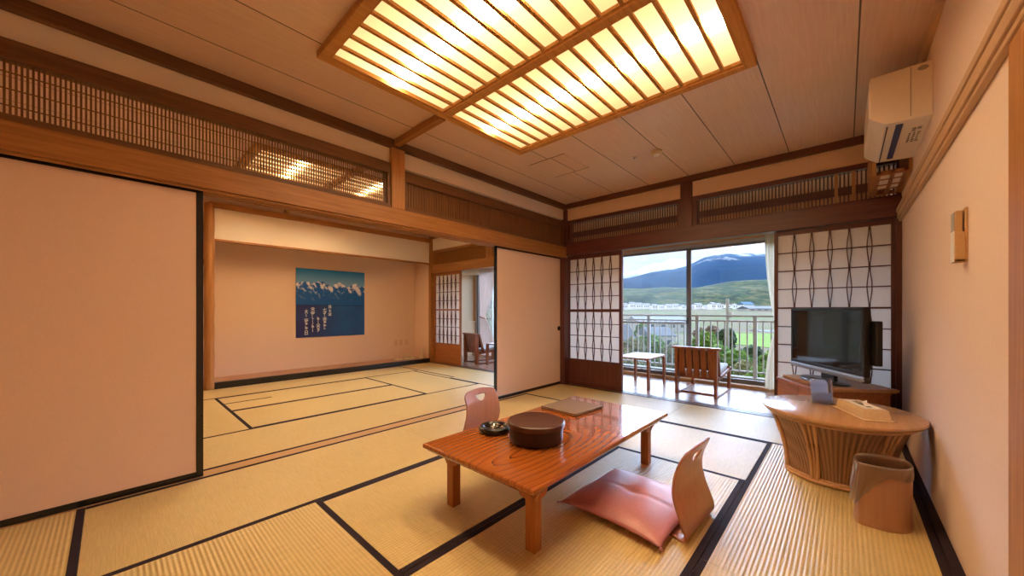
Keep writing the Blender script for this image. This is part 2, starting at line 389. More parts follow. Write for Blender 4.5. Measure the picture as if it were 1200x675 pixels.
# outer wall of the veranda with two window openings
struct('wall_outer', B((-7.0, YV, 2.11, .36, YV+.14, 2.62), (-3.95, YV, -.2, -3.66, YV+.14, 2.11), (-7.0, YV, -.2, -6.78, YV+.14, 2.11),
       (.33, YV, -.2, .36, YV+.14, 2.11), (-7.0, YV, -.2, .36, YV+.14, .0)), 'veranda_tan')
struct('wall_veranda_end', B((-7.0, 4.66, -.2, -6.86, YV, 2.62)), 'veranda_wall')
struct('wall_alcove', B((XTB-.1, YB, -.2, XTB, 4.66, 2.7)), 'plaster')
struct('wall_alcove_side', B((XTB, 4.5, .0, XT+.02, 4.66, 2.64), (XTB, .70, 0, XT-.04, .82, 2.64)), 'plaster')
struct('wall_alcove_lintel', B((XT-.05, .9, 2.075, XT, 4.52, 2.50)), 'plaster_white')
struct('wall_shelf_recess', B((XT-.06, YB, -.05, XT-.01, .80, 1.70), (XT-.06, YB, 1.78, XT-.01, .80, 2.56)), 'plaster')
struct('trim_1', B((XT-.055, .9, 2.045, XT+.012, 4.53, 2.075)), 'beam_wood', bevel=.003)
# cove trims
struct('trim_2', B((XL, YB, 2.565, XL+.045, YW-.02, 2.66)), 'dark_trim', bevel=.006)
struct('trim_3', B((XL+.045, YW-.065, 2.575, XR, YW-.02, 2.655)), 'dark_trim_x', bevel=.006)
struct('trim_4', B((XT, .9, 2.50, XT+.05, YW, 2.575)), 'beam_wood', bevel=.006)
struct('trim_5', B((XT, YW-.07, 2.575, XL-.15, YW-.02, 2.65)), 'beam_wood_x', bevel=.006)
struct('trim_6', B((XR-.03, -1.0, 1.862, XR, YW-.02, 1.915), (XR-.022, -1.0, 1.84, XR, YW-.02, 1.862), (XR-.036, -1.0, 1.915, XR, YW-.02, 1.948)), 'pale_wood_y', bevel=.004)
struct('trim_7', B((XR-.02, 1.725, 2.57, XR, YW-.02, 2.64)), 'pale_wood_y', bevel=.004)
struct('baseboard_right', B((.325, -1.0, -.05, XR, YW-.03, .016)), 'heri')
struct('trim_8', B((XR-.015, 1.60, -.05, XR+.1, 1.728, 1.84)), 'post_wood', bevel=.004)
# lintel beam over the sliding doors between the rooms, with its grooved underside
struct('trim_9', B((XL-.10, YB, 1.868, XL+.045, YW-.02, 2.015), (XL-.10, YB, 1.852, XL-.075, YW-.02, 1.868), (XL-.045, YB, 1.852, XL-.02, YW-.02, 1.868), (XL+.012, YB, 1.852, XL+.03, YW-.02, 1.868)), 'beam_wood', bevel=.004)
struct('trim_10', B((XL-.10, 1.712, 2.015, XL+.05, 1.845, 2.565)), 'post_wood', bevel=.004)
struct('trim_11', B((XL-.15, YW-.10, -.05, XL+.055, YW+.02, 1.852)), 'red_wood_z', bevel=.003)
# lintel and posts of the window-side wall
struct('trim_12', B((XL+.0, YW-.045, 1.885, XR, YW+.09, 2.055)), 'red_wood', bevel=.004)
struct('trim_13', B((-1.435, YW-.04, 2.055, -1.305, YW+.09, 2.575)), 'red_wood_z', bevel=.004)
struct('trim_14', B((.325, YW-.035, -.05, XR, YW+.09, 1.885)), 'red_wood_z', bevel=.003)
struct('trim_15', B((XT, YW-.045, 1.855, XL-.16, YW+.09, 2.01)), 'beam_wood_x', bevel=.004)
struct('trim_16', B((XT-.02, YW-.07, -.05, XT+.06, YW+.09, 2.50)), 'beam_wood', bevel=.003)
struct('trim_17', B((-4.75, YW-.04, 2.01, -4.66, YW+.09, 2.33)), 'beam_wood', bevel=.003)
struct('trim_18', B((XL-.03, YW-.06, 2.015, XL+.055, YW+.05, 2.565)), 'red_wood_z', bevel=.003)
struct('trim_19', B((XT-.035, YB, 1.70, XT+.01, .85, 1.78)), 'beam_wood', bevel=.003)
# floor tracks
struct('trim_20', B((XL-.105, YB, -.05, XL+.0, YW-.1, .001)), 'sill_wood')
struct('trim_21', B((XT+.06, YW-.045, -.05, XR, YW-.01, .002), (XT+.06, YW-.01, -.05, XR, YW+.01, -.006), (XT+.06, YW+.01, -.05, XR, YW+.05, .002), (XT+.06, YW+.05, -.05, XR, YW+.065, -.006), (XT+.06, YW+.065, -.05, XR, YW+.10, .002)), 'sill_wood_dark')
struct('trim_22', B((-6.8, YV-.10, -.02, -3.95, YV, .03), (-3.66, YV-.10, -.02, .33, YV, .03)), 'sill_wood')
# wainscot and soffit at the veranda end
struct('trim_23', B((-6.86, 4.67, -.02, -6.80, YV-.01, .79), (-6.87, 4.67, .79, -6.78, YV-.01, .82)), 'veranda_wall')
struct('trim_24', B((-6.86, 4.67, 1.96, -6.60, YV-.01, 2.61)), 'veranda_wall')
struct('trim_25', B((-7.0, YV-.03, 2.50, .36, YV, 2.60)), 'dark_trim_x')
# alcove platform
struct('trim_26', B((XTB, .82, -.05, XT-.04, 4.5, .075)), 'toko_wood')
struct('trim_27', B((XT-.04, .95, -.05, XT+.03, 4.5, .085)), 'lacquer', bevel=.004)
m = MB(); m.tube([(XT-.0, .905, z) for z in [-.05+.1*k for k in range(27)]], [.058+.003*math.sin(k*1.7) for k in range(27)], 16)
struct('trim_28', m, 'post_wood').data.polygons.foreach_set('use_smooth', [True]*26*16+[True]*2)
# crossing beams in the two ceilings
struct('trim_29', B((XL+.04, 1.735, 2.585, -2.345, 1.79, 2.645)), 'beam_wood_x', bevel=.004)
struct('trim_30', B((-.40, 1.735, 2.585, XR, 1.79, 2.645)), 'beam_wood_x', bevel=.004)
struct('trim_31', B((XT+.05, 1.79, 2.585, -5.97, 1.85, 2.645)), 'beam_wood_x', bevel=.004)
struct('trim_32', B((-4.02, 1.79, 2.585, XL-.1, 1.85, 2.645)), 'beam_wood_x', bevel=.004)

# ------------------------------------------------------------------ tatami
def mat(x0, x1, y0, y1, ax, label, cut=None):
    g = .0012
    mb = MB(); x0 += g; x1 -= g; y0 += g; y1 -= g
    cx, cy = (x0+x1)/2, (y0+y1)/2
    w = .03
    if cut:
        hx, hy = cut     # notch at low-x, low-y corner
        mb.box(hx-cx, y0-cy, -.05, x1-cx, hy-cy, 0); mb.box(x0-cx, hy-cy, -.05, x1-cx, y1-cy, 0)
    else: mb.box(x0-cx, y0-cy, -.05, x1-cx, y1-cy, 0)
    o = mb.build('tatami_mat', 'tatami_'+ax); o.location = (cx, cy, 0); tag(o, label, 'tatami mat')
    for s in (-1, 1):
        b = MB(); e = .0008
        if ax == 'y':
            ya = y0
            if cut and s < 0: ya = cut[1]
            xe = (x0-cx) if s < 0 else (x1-cx)
            b.box(min(xe, xe-s*w), ya-cy, -.03, max(xe, xe-s*w), y1-cy, e)
        else:
            ye = (y0-cy) if s < 0 else (y1-cy)
            b.box(x0-cx, min(ye, ye-s*w), -.03, x1-cx, max(ye, ye-s*w), e)
        b.build('border', 'heri', o)
    return o
A0, A1, A2, A3, A4 = XL+.002, -2.207, -1.342, -.467, .325
mat(A0, A1, -.095, 1.80, 'y', 'straw tatami mat in front of the near left sliding panel, along the floor track')
mat(A0, A1, 1.80, 3.62, 'y', 'straw tatami mat along the floor track, under the far wooden legless chair')
mat(A0, A2, -1.0, -.095, 'x', 'ribbed tatami mat in the bottom left corner below the near sliding panel')
mat(A1, A3, -.095, .806, 'x', 'strongly ribbed tatami mat at the bottom edge left of centre, nearest the camera')
mat(A1, A2, .806, 2.69, 'y', 'tatami mat under the left half of the low table')
mat(A2, A3, .806, 2.69, 'y', 'tatami mat under the pink floor cushion')
mat(A1, A3, 2.69, 3.62, 'x', 'pale daylit tatami mat behind the low table, crosswise before the window')
mat(A3, A4, -.16, 1.728, 'y', 'tatami mat at the bottom edge right of centre, in front of the wastebasket')
mat(A3, A4, 1.728, 3.62, 'y', 'ribbed tatami mat under the oval rattan table and wastebasket')
mat(A0, -1.352, 3.62, 4.515, 'x', 'pale tatami mat along the window sill at the lattice door beside the far sliding panel')
mat(-1.352, A4, 3.62, 4.515, 'x', 'pale tatami mat along the window sill in front of the television cabinet')
mat(A2, A4, -1.0, -.16, 'x', 'tatami mat behind the others, at the foot of the right wall near the camera')
b0 = XL-.108
mat(-4.02, b0, 0., 1.97, 'y', 'tatami mat of the adjoining room just beyond the floor track, nearer half')
mat(-4.02, b0, 1.97, 3.66, 'y', 'tatami mat of the adjoining room just beyond the floor track, behind the far legless chair')
mat(-4.87, -4.02, .88, 2.74, 'y', 'tatami mat in the middle of the adjoining room, second row from the floor track')
mat(-5.70, -4.87, .88, 2.74, 'y', 'tatami mat of the adjoining room with a small square cut out of its corner', cut=(-5.28, 1.355))
mat(-5.70, -5.28, .88, 1.355, 'y', 'small square tatami hearth cover set into a mat corner')
mat(-5.70, -4.02, -.02, .88, 'x', 'tatami mat of the adjoining room beside the near black panel edge')
mat(XT+.03, -5.70, -.02, 1.88, 'y', 'narrow tatami mat along the alcove step, at the wooden alcove post')
mat(XT+.03, -5.70, 1.88, 3.74, 'y', 'narrow tatami mat along the alcove step, below the mountain picture')
mat(-5.70, -4.02, 2.74, 3.66, 'x', 'bright white daylit tatami mat lying crosswise in the adjoining room')
mat(XT+.03, -4.70, 3.74 , 4.515, 'x', 'tatami mat of the adjoining room at the foot of its lattice door')
mat(-4.70, b0, 3.66, 4.515, 'x', 'daylit tatami mat of the adjoining room at the veranda doorway')
struct('floor_fill', B((-5.70, 3.66, -.05, -4.70, 3.74, -.0008)), 'tatami_x')

# ------------------------------------------------------------------ sliding paper doors
def fusuma(n, x, y0, y1, label, handle=None, fw=.036):
    z0, z1 = .003, 1.866
    o = thing('door_%d' % n, label, 'sliding door', (x, (y0+y1)/2, 0)); o['kind'] = 'structure'
    hy = (y1-y0)/2; t = .011
    B((-t, -hy, z0, t, -hy+fw, z1), (-t, hy-fw, z0, t, hy, z1), (-t, -hy+fw, z0, t, hy-fw, z0+fw), (-t, -hy+fw, z1-fw*.7, t, hy-fw, z1)).build('frame', 'lacquer', o, bevel=.003)
    B((-t*.6, -hy+fw, z0+fw, t*.6, hy-fw, z1-fw*.7)).build('panel', 'fusuma_paper', o)
    if handle is not None:
        m = MB(); m.lathe([(.030, 0), (.033, .006), (.026, .006), (.022, .001), (0, .001)], 24)
        h = m.build('pull', 'lacquer', o, smooth=True); h.rotation_euler = (0, PI/2, 0); h.location = (t*.6, handle-(y0+y1)/2, .82)
fusuma(1, XL-.020, -.98, .405, 'near left sliding panel, plain beige paper in a black lacquer frame')
fusuma(2, XL-.062, -1.15, .385, 'rear near sliding panel hidden behind the near left one')
fusuma(3, XL-.030, 3.10, 4.495, 'far sliding panel of beige paper in a black frame with round pull', handle=4.42)
fusuma(4, XL-.072, 3.14, 4.495, 'sliding panel parked behind the far black-framed panel')

def shoji(n, x0, x1, y, zt, zm1, zm0, zb, label, mat, cols=6, st=.045, slat='slat_wood_dark'):
    # zt top of the paper, zm1/zm0 the mid rail, zb bottom of the paper
    o = thing('door_%d' % n, label, 'sliding door', ((x0+x1)/2, y, 0)); o['kind'] = 'structure'
    hx = (x1-x0)/2; t = .015
    B((-hx, -t, .004, -hx+st, t, 1.882), (hx-st, -t, .004, hx, t, 1.882), (-hx+st, -t, zt, hx-st, t, 1.882), (-hx+st, -t, zm0, hx-st, t, zm1), (-hx+st, -t, zb-.04, hx-st, t, zb), (-hx+st, -t, .004, hx-st, t, .06)).build('frame', mat, o, bevel=.002)
    B((-hx+st, -.005, .06, hx-st, .006, zb-.04)).build('skirt_board', mat, o)
    B((-hx+st, .0045, zb, hx-st, .0055, zm0), (-hx+st, .0045, zm1, hx-st, .0055, zt)).build('paper', 'shoji_paper', o)
    m = MB(); w = hx*2-2*st
    for za, zc in ((zm1, zt), (zb, zm0)):
        c = (zc-za)/4
        for k in range(1, 4): m.box(-hx+st, -.012, za+c*k-.0048, hx-st, .004, za+c*k+.0048)
        for i in range(1, cols):
            xi = -hx+st+w*i/cols
            for s in (-1, 1):
                N = 16; pr = None
                for k in range(N+1):
                    z = zc-(zc-za)*k/N; off = s*(.003+.0135*(.5-.5*math.cos(PI*(zc-z)/c)))
                    if pr: 
                        a, zz = pr
                        e = .0038
                        m.hexa([(xi+off-e, -.010, z), (xi+off+e, -.010, z), (xi+off+e, .004, z), (xi+off-e, .004, z), (xi+a-e, -.010, zz), (xi+a+e, -.010, zz), (xi+a+e, .004, zz), (xi+a-e, .004, zz)])
                    pr = (off, z)
    m.build('lattice', slat, o)
    return o
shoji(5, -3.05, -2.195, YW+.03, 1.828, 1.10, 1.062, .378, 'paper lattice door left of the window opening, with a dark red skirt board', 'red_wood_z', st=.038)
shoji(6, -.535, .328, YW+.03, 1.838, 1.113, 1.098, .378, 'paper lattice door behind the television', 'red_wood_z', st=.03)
shoji(7, XT+.06, -5.52, YW+.03, 1.80, 1.11, 1.08, .415, 'paper lattice door of the adjoining room beside its veranda doorway', 'cabinet_wood', st=.04)
B((-2.215, YW+.046, .004, -2.195, YW+.066, 1.882)).build('trim_33', 'post_wood')['kind'] = 'structure'

# ------------------------------------------------------------------ transoms
def transom_y(y0, y1, z0, z1, label, closed=False):
    o = thing('transom_lattice', label, 'transom', (XL-.02, (y0+y1)/2, z0))
    hy = (y1-y0)/2; H_ = z1-z0; f = .035; ft = .095 if not closed else .10
    B((-.022, -hy, 0, .055, hy, f), (-.022, -hy, H_-ft, .055, hy, H_), (-.022, -hy, f, .05, -hy+.03, H_-ft), (-.022, hy-.03, f, .05, hy, H_-ft)).build('frame', 'dark_trim', o, bevel=.003)
    m = MB(); n = int((2*hy-.06)/(.0176 if not closed else .03))
    for k in range(n):
        y = -hy+.03+(k+.5)*(2*hy-.06)/n; w = .0042 if not closed else .012
        m.box(.014, y-w, f, .022 if not closed else .02, y+w, H_-ft)
    if not closed:
        for q in (.2, .5, .8): m.box(.006, -hy+.03, f+(H_-ft-f)*q-.0025, .012, hy-.03, f+(H_-ft-f)*q+.0025)
    m.build('slats', 'slat_wood', o)
    if closed: B((-.004, -hy+.03, f, .006, hy-.03, H_-ft)).build('backing_board', 'slat_wood', o)
transom_y(YB+.01, 1.71, 2.016, 2.422, 'long open slatted transom above the near left sliding panel')
transom_y(1.847, YW-.07, 2.016, 2.39, 'closed dark ribbed transom board above the far sliding panel', closed=True)
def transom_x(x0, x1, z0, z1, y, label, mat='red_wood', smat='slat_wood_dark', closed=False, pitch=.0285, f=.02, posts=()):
    o = thing('transom_lattice', label, 'transom', ((x0+x1)/2, y, z0))
    hx = (x1-x0)/2; H_ = z1-z0
    B((-hx, -.035, 0, hx, .05, f), (-hx, -.035, H_-.05, hx, .05, H_), (-hx, -.03, f, -hx+.05, .05, H_-.05), (hx-.03, -.03, f, hx, .05, H_-.05)).build('frame', mat, o, bevel=.003)
    m = MB(); n = int((2*hx-.08)/pitch)
    for k in range(n):
        x = -hx+.05+(k+.5)*(2*hx-.08)/n
        m.box(x-.0055, -.004, f, x+.0055, .006, H_-.05)
    m.build('slats', smat, o)
    if closed: B((-hx+.05, .008, f, hx-.03, .016, H_-.05)).build('backing_board', smat, o)
    for px in posts: B((px-.012-(x0+x1)/2, -.02, f, px+.012-(x0+x1)/2, .012, H_-.05)).build('post', 'post_wood', o)
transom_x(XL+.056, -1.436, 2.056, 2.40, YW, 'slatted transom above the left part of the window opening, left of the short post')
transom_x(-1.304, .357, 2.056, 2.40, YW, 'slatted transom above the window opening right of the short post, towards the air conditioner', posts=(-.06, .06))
transom_x(XT+.061, -4.751, 2.011, 2.33, YW, 'brown ribbed transom above the lattice door of the adjoining room', 'beam_wood_x', 'beam_wood', closed=True)
transom_x(-4.659, XL-.16, 2.011, 2.33, YW, 'brown ribbed transom above the veranda doorway, behind the beam end', 'beam_wood_x', 'beam_wood', closed=True)

# ------------------------------------------------------------------ ceiling lights
def ceiling_light(x0, x1, y0, y1, label):
    cx, cy = (x0+x1)/2, (y0+y1)/2
    o = thing('ceiling_light', label, 'ceiling light', (cx, cy, CZ), group='recessed lattice ceiling lights')
    hx, hy = (x1-x0)/2, (y1-y0)/2; w = .055
    B((-hx, -hy, -.045, -hx+w, hy, 0), (hx-w, -hy, -.045, hx, hy, 0), (-hx+w, -hy, -.045, hx-w, -hy+w, 0), (-hx+w, hy-w, -.045, hx-w, hy, 0)).build('frame', 'lamp_wood', o, bevel=.004)
    B((-hx+w, -.03, -.045, hx-w, .03, -.005)).build('cross_bar', 'lamp_wood', o, bevel=.004)
    m = MB()
    n = 15; gap = (2*hx-2*w)/(n)
    for k in range(1, n):
        x = -hx+w+gap*k
        for ya, yb in ((-hy+w, -.03), (.03, hy-w)): m.box(x-.010, ya, -.030, x+.010, yb, -.012)
    for ya, yb in ((-hy+w, -hy+w+.014), (hy-w-.014, hy-w), (-.044, -.03), (.03, .044)): m.box(-hx+w, ya, -.032, hx-w, yb, -.012)
    for s in (-1, 1): m.box(min(s*(hx-w), s*(hx-w-.014)), -hy+w, -.04, max(s*(hx-w), s*(hx-w-.014)), hy-w, -.012)
    m.build('lattice', 'lamp_wood', o)
    B((-hx+w, -hy+w, -.006, hx-w, hy-w, -.002)).build('diffuser', 'lamp_paper', o)
    return o
ceiling_light(-2.345, -.40, .83, 2.69, 'large glowing lattice ceiling light above the low table')
ceiling_light(-5.965, -4.02, .89, 2.75, 'lattice ceiling light of the adjoining room, glimpsed through the slatted transom')

# small ceiling fittings
o = thing('smoke_detector', 'round beige smoke detector on the ceiling near the window', 'smoke detector', (-1.36, 3.59, CZ))
m = MB(); m.lathe([(0, 0), (.052, 0), (.052, -.022), (.044, -.028), (.02, -.028)], 32); m.build('base', 'cream_plastic', o, smooth=True)
m = MB(); m.lathe([(.034, -.027), (.032, -.042), (.022, -.048), (0, -.049)], 32); m.build('sensor_cap', 'white_plastic', o, smooth=True)
o = thing('sprinkler', 'tiny round sprinkler plate on the ceiling left of the smoke detector', 'sprinkler', (-1.585, 3.59, CZ))
m = MB(); m.lathe([(0, 0), (.028, 0), (.027, -.004), (.013, -.005)], 24); m.build('plate', 'white_plastic', o)
m = MB(); m.lathe([(.012, -.004), (.009, -.012), (0, -.012)], 16); m.build('nozzle', 'ac_grey', o)
o = thing('ceiling_hatch', 'square access hatch outlined in the ceiling boards beyond the light', 'hatch', (-2.28, 3.26, CZ))
B((-.215, -.23, -.003, .215, .23, 0)).build('panel', 'ceiling_boards', o)
B((-.222, -.238, -.0035, .222, -.232, 0)).build('seam', 'dark_trim', o); B((-.222, .232, -.0035, .222, .238, 0)).build('seam', 'dark_trim', o)

# ------------------------------------------------------------------ low table
o = thing('low_table', 'glossy red-brown low wooden table on the tatami', 'table', (-1.325, 1.915, .001))
hx, hy = .39, .762
m = MB()
prof = [(0, .350), (.004, .350), (.0, .350)]
def ring(inset, z): return [(-hx+inset, -hy+inset, z), (hx-inset, -hy+inset, z), (hx-inset, hy-inset, z), (-hx+inset, hy-inset, z)]
rs = [[m.bm.verts.new(p) for p in ring(i, z)] for i, z in ((.006, .350), (0, .345), (0, .328), (.006, .322), (.014, .318), (.02, .308))]
m.bm.faces.new(rs[0]); m.bm.faces.new(rs[-1][::-1])
for a, b in zip(rs, rs[1:]):
    for k in range(4): m.bm.faces.new((a[k], b[k], b[(k+1) % 4], a[(k+1) % 4]))
top = m.build('tabletop', 'table_wood', o, bevel=.002)
B((-.28, -.70, .288, -.262, .70, .309), (.262, -.70, .288, .28, .70, .309)).build('apron', 'table_leg_wood', o)
lx, ly = .285, .630
for sx in (-1, 1):
    for sy in (-1, 1):
        B((sx*lx-.027, sy*ly-.027, 0, sx*lx+.027, sy*ly+.027, .309)).build('leg', 'table_leg_wood', o, bevel=.004)
        m = MB()
        for ax in 'xy':
            c, s_ = (lx*sx, sx) if ax == 'y' else (ly*sy, sy)
            P = [(-.135, .309), (-.135, .297), (-.10, .288), (-.07, .266), (-.055, .240), (-.028, .232), (.028, .232), (.038, .256), (.055, .283), (.075, .295), (.075, .309)]
            if ax == 'y': m.prism([(c + s_*p[0], p[1]) for p in P], 'y', sy*ly-.010+sy*.021, sy*ly+.010+sy*.021)
            else: m.prism([(c + s_*p[0], p[1]) for p in P], 'x', sx*lx-.010+sx*.021, sx*lx+.010+sx*.021)
        m.build('corner_bracket', 'table_leg_wood', o, bevel=.002)

# tea-set box
o = thing('tea_set_box', 'round dark brown lacquered lidded box on the low table', 'lidded box', (-1.285, 1.612, .3522))
m = MB(); m.lathe([(0, .002), (.135, .0), (.146, .006), (.150, .02), (.151, .086), (.0, .086)], 64); smart(m.build('body', 'lacquer_dark', o))
m = MB(); m.lathe([(.152, .084), (.160, .086), (.162, .094), (.160, .110), (.152, .1155), (.146, .114), (.140, .1125), (0, .1115)], 64); smart(m.build('lid', 'lacquer_brown', o))
# ashtray
o = thing('ashtray', 'round black ashtray with a glass bowl on the low table', 'ashtray', (-1.565, 1.562, .3522))
m = MB(); m.lathe([(0, .0), (.085, 0), (.094, .008), (.096, .024), (.088, .034), (.078, .034), (.070, .022), (.064, .012), (0, .011)], 48); m.build('holder', 'lacquer', o, smooth=True)
m = MB(); m.lathe([(0, .012), (.058, .012), (.062, .026), (.056, .026), (.050, .017), (0, .016)], 40); m.build('glass_bowl', 'ash_glass', o, smooth=True)
# leather folder
o = thing('menu_folder', 'flat brown leather folder at the window end of the low table', 'folder', (-1.505, 2.315, .3522), R_ := math.radians(-5))
B((-.16, -.165, .0, .16, .165, .005), (-.16, -.165, .013, .16, .165, .018), (-.16, .160, .0, .16, .168, .018)).build('cover', 'leather', o, bevel=.002)
B((-.152, -.158, .0051, .152, .158, .0129)).build('pages', 'tissue', o)

# ------------------------------------------------------------------ legless chairs
def zaisu_mesh():
    m = MB()
    # profile in (x, z): back leans in at the lumbar and flares out at the top; seat runs towards -x
    prof = [(-.44, .010), (-.30, .009), (-.12, .008), (-.04, .008), (-.012, .012), (-.001, .03), (-.008, .065), (-.026, .120), (-.046, .180), (-.056, .225), (-.054, .285), (-.042, .335), (-.020, .385), (-.002, .418)]
    # resample
    P = []
    for (a, b) in zip(prof, prof[1:]):
        L = math.dist(a, b); k = max(1, round(L/.006))
        for j in range(k): P.append((a[0]+(b[0]-a[0])*j/k, a[1]+(b[1]-a[1])*j/k))
    P.append(prof[-1])
    # smooth
    for _ in range(10):
        P = [P[0]] + [((P[i-1][0]+P[i][0]*2+P[i+1][0])/4, (P[i-1][1]+P[i][1]*2+P[i+1][1])/4) for i in range(1, len(P)-1)] + [P[-1]]
    nv = 69
    def half(z, x):
        if x < -.08: return .165
        if z < .02: return .165+.035*max(0, (x+.08)/.08)
        if z < .06: return .20
        if z < .2: return .205 - .005*math.sin((z-.06)/.14*PI/2)
        h = .2 - .018*math.sin(min(1, (z-.2)/.16)*PI/2)
        return h
    zt = P[-1][1]; rc = .055
    V = []
    for (x, z) in P:
        row = []
        h = half(z, x)
        if zt-z < rc and x > -.1: h = h-rc+math.sqrt(max(0, rc*rc-(rc-(zt-z))**2))
        dish = .012*max(0, min(1, (z-.05)/.1))
        for j in range(nv):
            t = -1+2*j/(nv-1)
            row.append(m.bm.verts.new((x + dish*t*t*-1 + dish*.5, h*t, z + (0.012*(1-t*t) if z > .36 else 0)*min(1, (z-.36)/.05 if z > .36 else 0))))
        V.append(row)
    def inhole(c): 
        z = c.z; y = c.y
        if z > .385 or z < .335: return False
        return abs(y) < .058*math.sqrt(max(0, 1-((.385-z)/.05)**2))
    for a, b in zip(V, V[1:]):
        for j in range(nv-1):
            c = (a[j].co+b[j+1].co)/2
            if inhole(c): continue
            m.bm.faces.new((a[j], a[j+1], b[j+1], b[j]))
    # soften the hole edge
    be = [e for e in m.bm.edges if len(e.link_faces) == 1]
    bv = {v for e in be for v in e.verts if .31 < v.co.z < .40 and abs(v.co.y) < .08}
    for _ in range(4):
        new = {}
        for v in bv:
            ns = [e.other_vert(v).co for e in v.link_edges if len(e.link_faces) == 1]
            if len(ns) == 2: new[v] = v.co*.5 + (ns[0]+ns[1])*.25
        for v, c in new.items(): v.co = c
    loose = [v for v in m.bm.verts if not v.link_faces]
    bmesh.ops.delete(m.bm, geom=loose, context='VERTS')
    return m
def zaisu(label, loc, rz, src=None):
    o = thing('legless_chair', label, 'legless chair', loc, rz, 'legless chairs at the low table')
    if src: 
        for ch in src.children: d = ch.copy(); C.objects.link(d); d.parent = o
        return o
    s = zaisu_mesh().build('shell', 'zaisu_wood', o, smooth=True)
    md = s.modifiers.new('ply', 'SOLIDIFY'); md.thickness = .011; md.offset = 0
    return o
z1 = zaisu('bent plywood legless chair in front, its back turned to the right, carrying the pink cushion', (-.525, 1.965, 0), math.radians(-3))
zaisu('bent plywood legless chair behind the low table, showing the front of its back', (-2.27, 2.075, 0), math.radians(180+2), z1)
# floor cushion on the near chair
o = thing('floor_cushion', 'flat dusty pink floor cushion lying on the near legless chair', 'cushion', (-.865, 1.945, .016), math.radians(-3))
m = MB()
def cush(u, v, up):
    x, y = -1+2*u, -1+2*v
    # slightly pinched sides, pointed corners
    sx = .280*(1-.05*(1-y*y)); sy = .298*(1-.05*(1-x*x))
    e = (max(0, 1-abs(x)**3.2)*max(0, 1-abs(y)**3.2))**.55
    z = .034 + up*.036*e
    if up > 0: z -= .010*math.exp(-((x/.16)**2+(y/.16)**2)); z += .0035*math.sin(9*x+4*y)*e*.5 - .003*math.exp(-(y/.05)**2)*e
    z += .006*noise.noise(Vector((x*1.5, y*1.5, up)))*e
    z -= .012*(abs(x)**4+abs(y)**4)
    return (x*sx, y*sy, z)
m.grid(41, 41, lambda u, v: cush(u, v, 1)); m.grid(41, 41, lambda u, v: cush(u, v, -.9))
bmesh.ops.remove_doubles(m.bm, verts=m.bm.verts, dist=.0008)
m.build('cover', 'cushion_fabric', o, smooth=True)
m = MB(); m.tube([(-.022, 0, .056), (0, 0, .0545), (.022, 0, .056)], .0022, 6); m.tube([(0, -.022, .056), (0, 0, .0545), (0, .022, .056)], .0022, 6); m.build('tuft_stitch', 'cushion_fabric', o)
for sx in (-1, 1):
    for sy in (-1, 1):
        m = MB()
        for k in range(4): m.tube([(sx*.276, sy*.294, .016), (sx*(.288+.003*k), sy*(.304-.004*k+.006), .008)], .0013, 5)
        m.build('tassel', 'cushion_fabric', o)

# ------------------------------------------------------------------ oval rattan table and its things
TZ = .452
o = thing('oval_rattan_table', 'oval wooden table on a flared rattan base beside the right wall', 'table', (-.038, 3.12, .001))
m = MB(); m.lathe([(0, TZ-.030), (.955, TZ-.030), (.985, TZ-.024), (1, TZ-.012), (.993, TZ-.003), (.98, TZ), (0, TZ)], 96, sx=.392, sy=.400); smart(m.build('tabletop', 'oval_wood', o))
def rat_r(t):  # semi axes from floor to top
    f = t**2.0
    return .255+.085*f, .225+.115*f
m = MB(); N = 288; K = 14; g = []
for j in range(K):
    t = j/(K-1); ax, ay = rat_r(t); z = .02+(TZ-.05)*t; row = []
    for k in range(N):
        a = 2*PI*k/N; rp = 1+.008*math.cos(a*72)
        row.append(m.bm.verts.new((ax*math.cos(a)*rp, .06*(1-t)+ay*math.sin(a)*rp, z)))
    g.append(row)
for a, b in zip(g, g[1:]):
    for k in range(N): m.bm.faces.new((a[k], a[(k+1) % N], b[(k+1) % N], b[k]))
m.build('reed_body', 'rattan', o, smooth=True)
for z, r, rr in ((.0145, 0, .013), (.032, .02, .008), (TZ-.045, .97, .010)):
    ax, ay = rat_r(r); m = MB()
    m.tube([(ax*1.03*math.cos(2*PI*k/64), .06*(1-r)+ay*1.03*math.sin(2*PI*k/64), z) for k in range(65)], rr, 8, caps=False); m.build('hoop', 'rattan_pole', o, smooth=True)
for ang in (-112, -44, 20, 80, 140, 196):
    for da in (-4.5, 0, 4.5):
        m = MB(); pts = []
        for j in range(12):
            t = j/11; ax, ay = rat_r(t); a = math.radians(ang+da*(.75+.45*t))
            pts.append((ax*1.03*math.cos(a), .06*(1-t)+ay*1.03*math.sin(a), .02+(TZ-.05)*t))
        m.tube(pts, .010 if da else .007, 8); m.build('pole', 'rattan_pole', o, smooth=True)
# menu stand: curved acrylic holder with a card
o = thing('card_stand', 'curved clear acrylic card stand on the oval table', 'card stand', (-.110, 3.222, TZ+.002), math.radians(24))
def arc(th0, th1, r, zlo, zhi, dx, lean):
    m = MB(); m.grid(17, 6, lambda u, v: (r*math.sin(th0+(th1-th0)*u), -r*math.cos(th0+(th1-th0)*u)+dx+lean*v, zlo+(zhi-zlo)*v)); return m
s = arc(-.95, .95, .085, 0, .172, .06, .03).build('holder', 'acrylic', o, smooth=True); md = s.modifiers.new('t', 'SOLIDIFY'); md.thickness = .004
s = arc(-.80, .80, .081, .008, .160, .06, .03).build('card', 'card', o, smooth=True); md = s.modifiers.new('t', 'SOLIDIFY'); md.thickness = .001
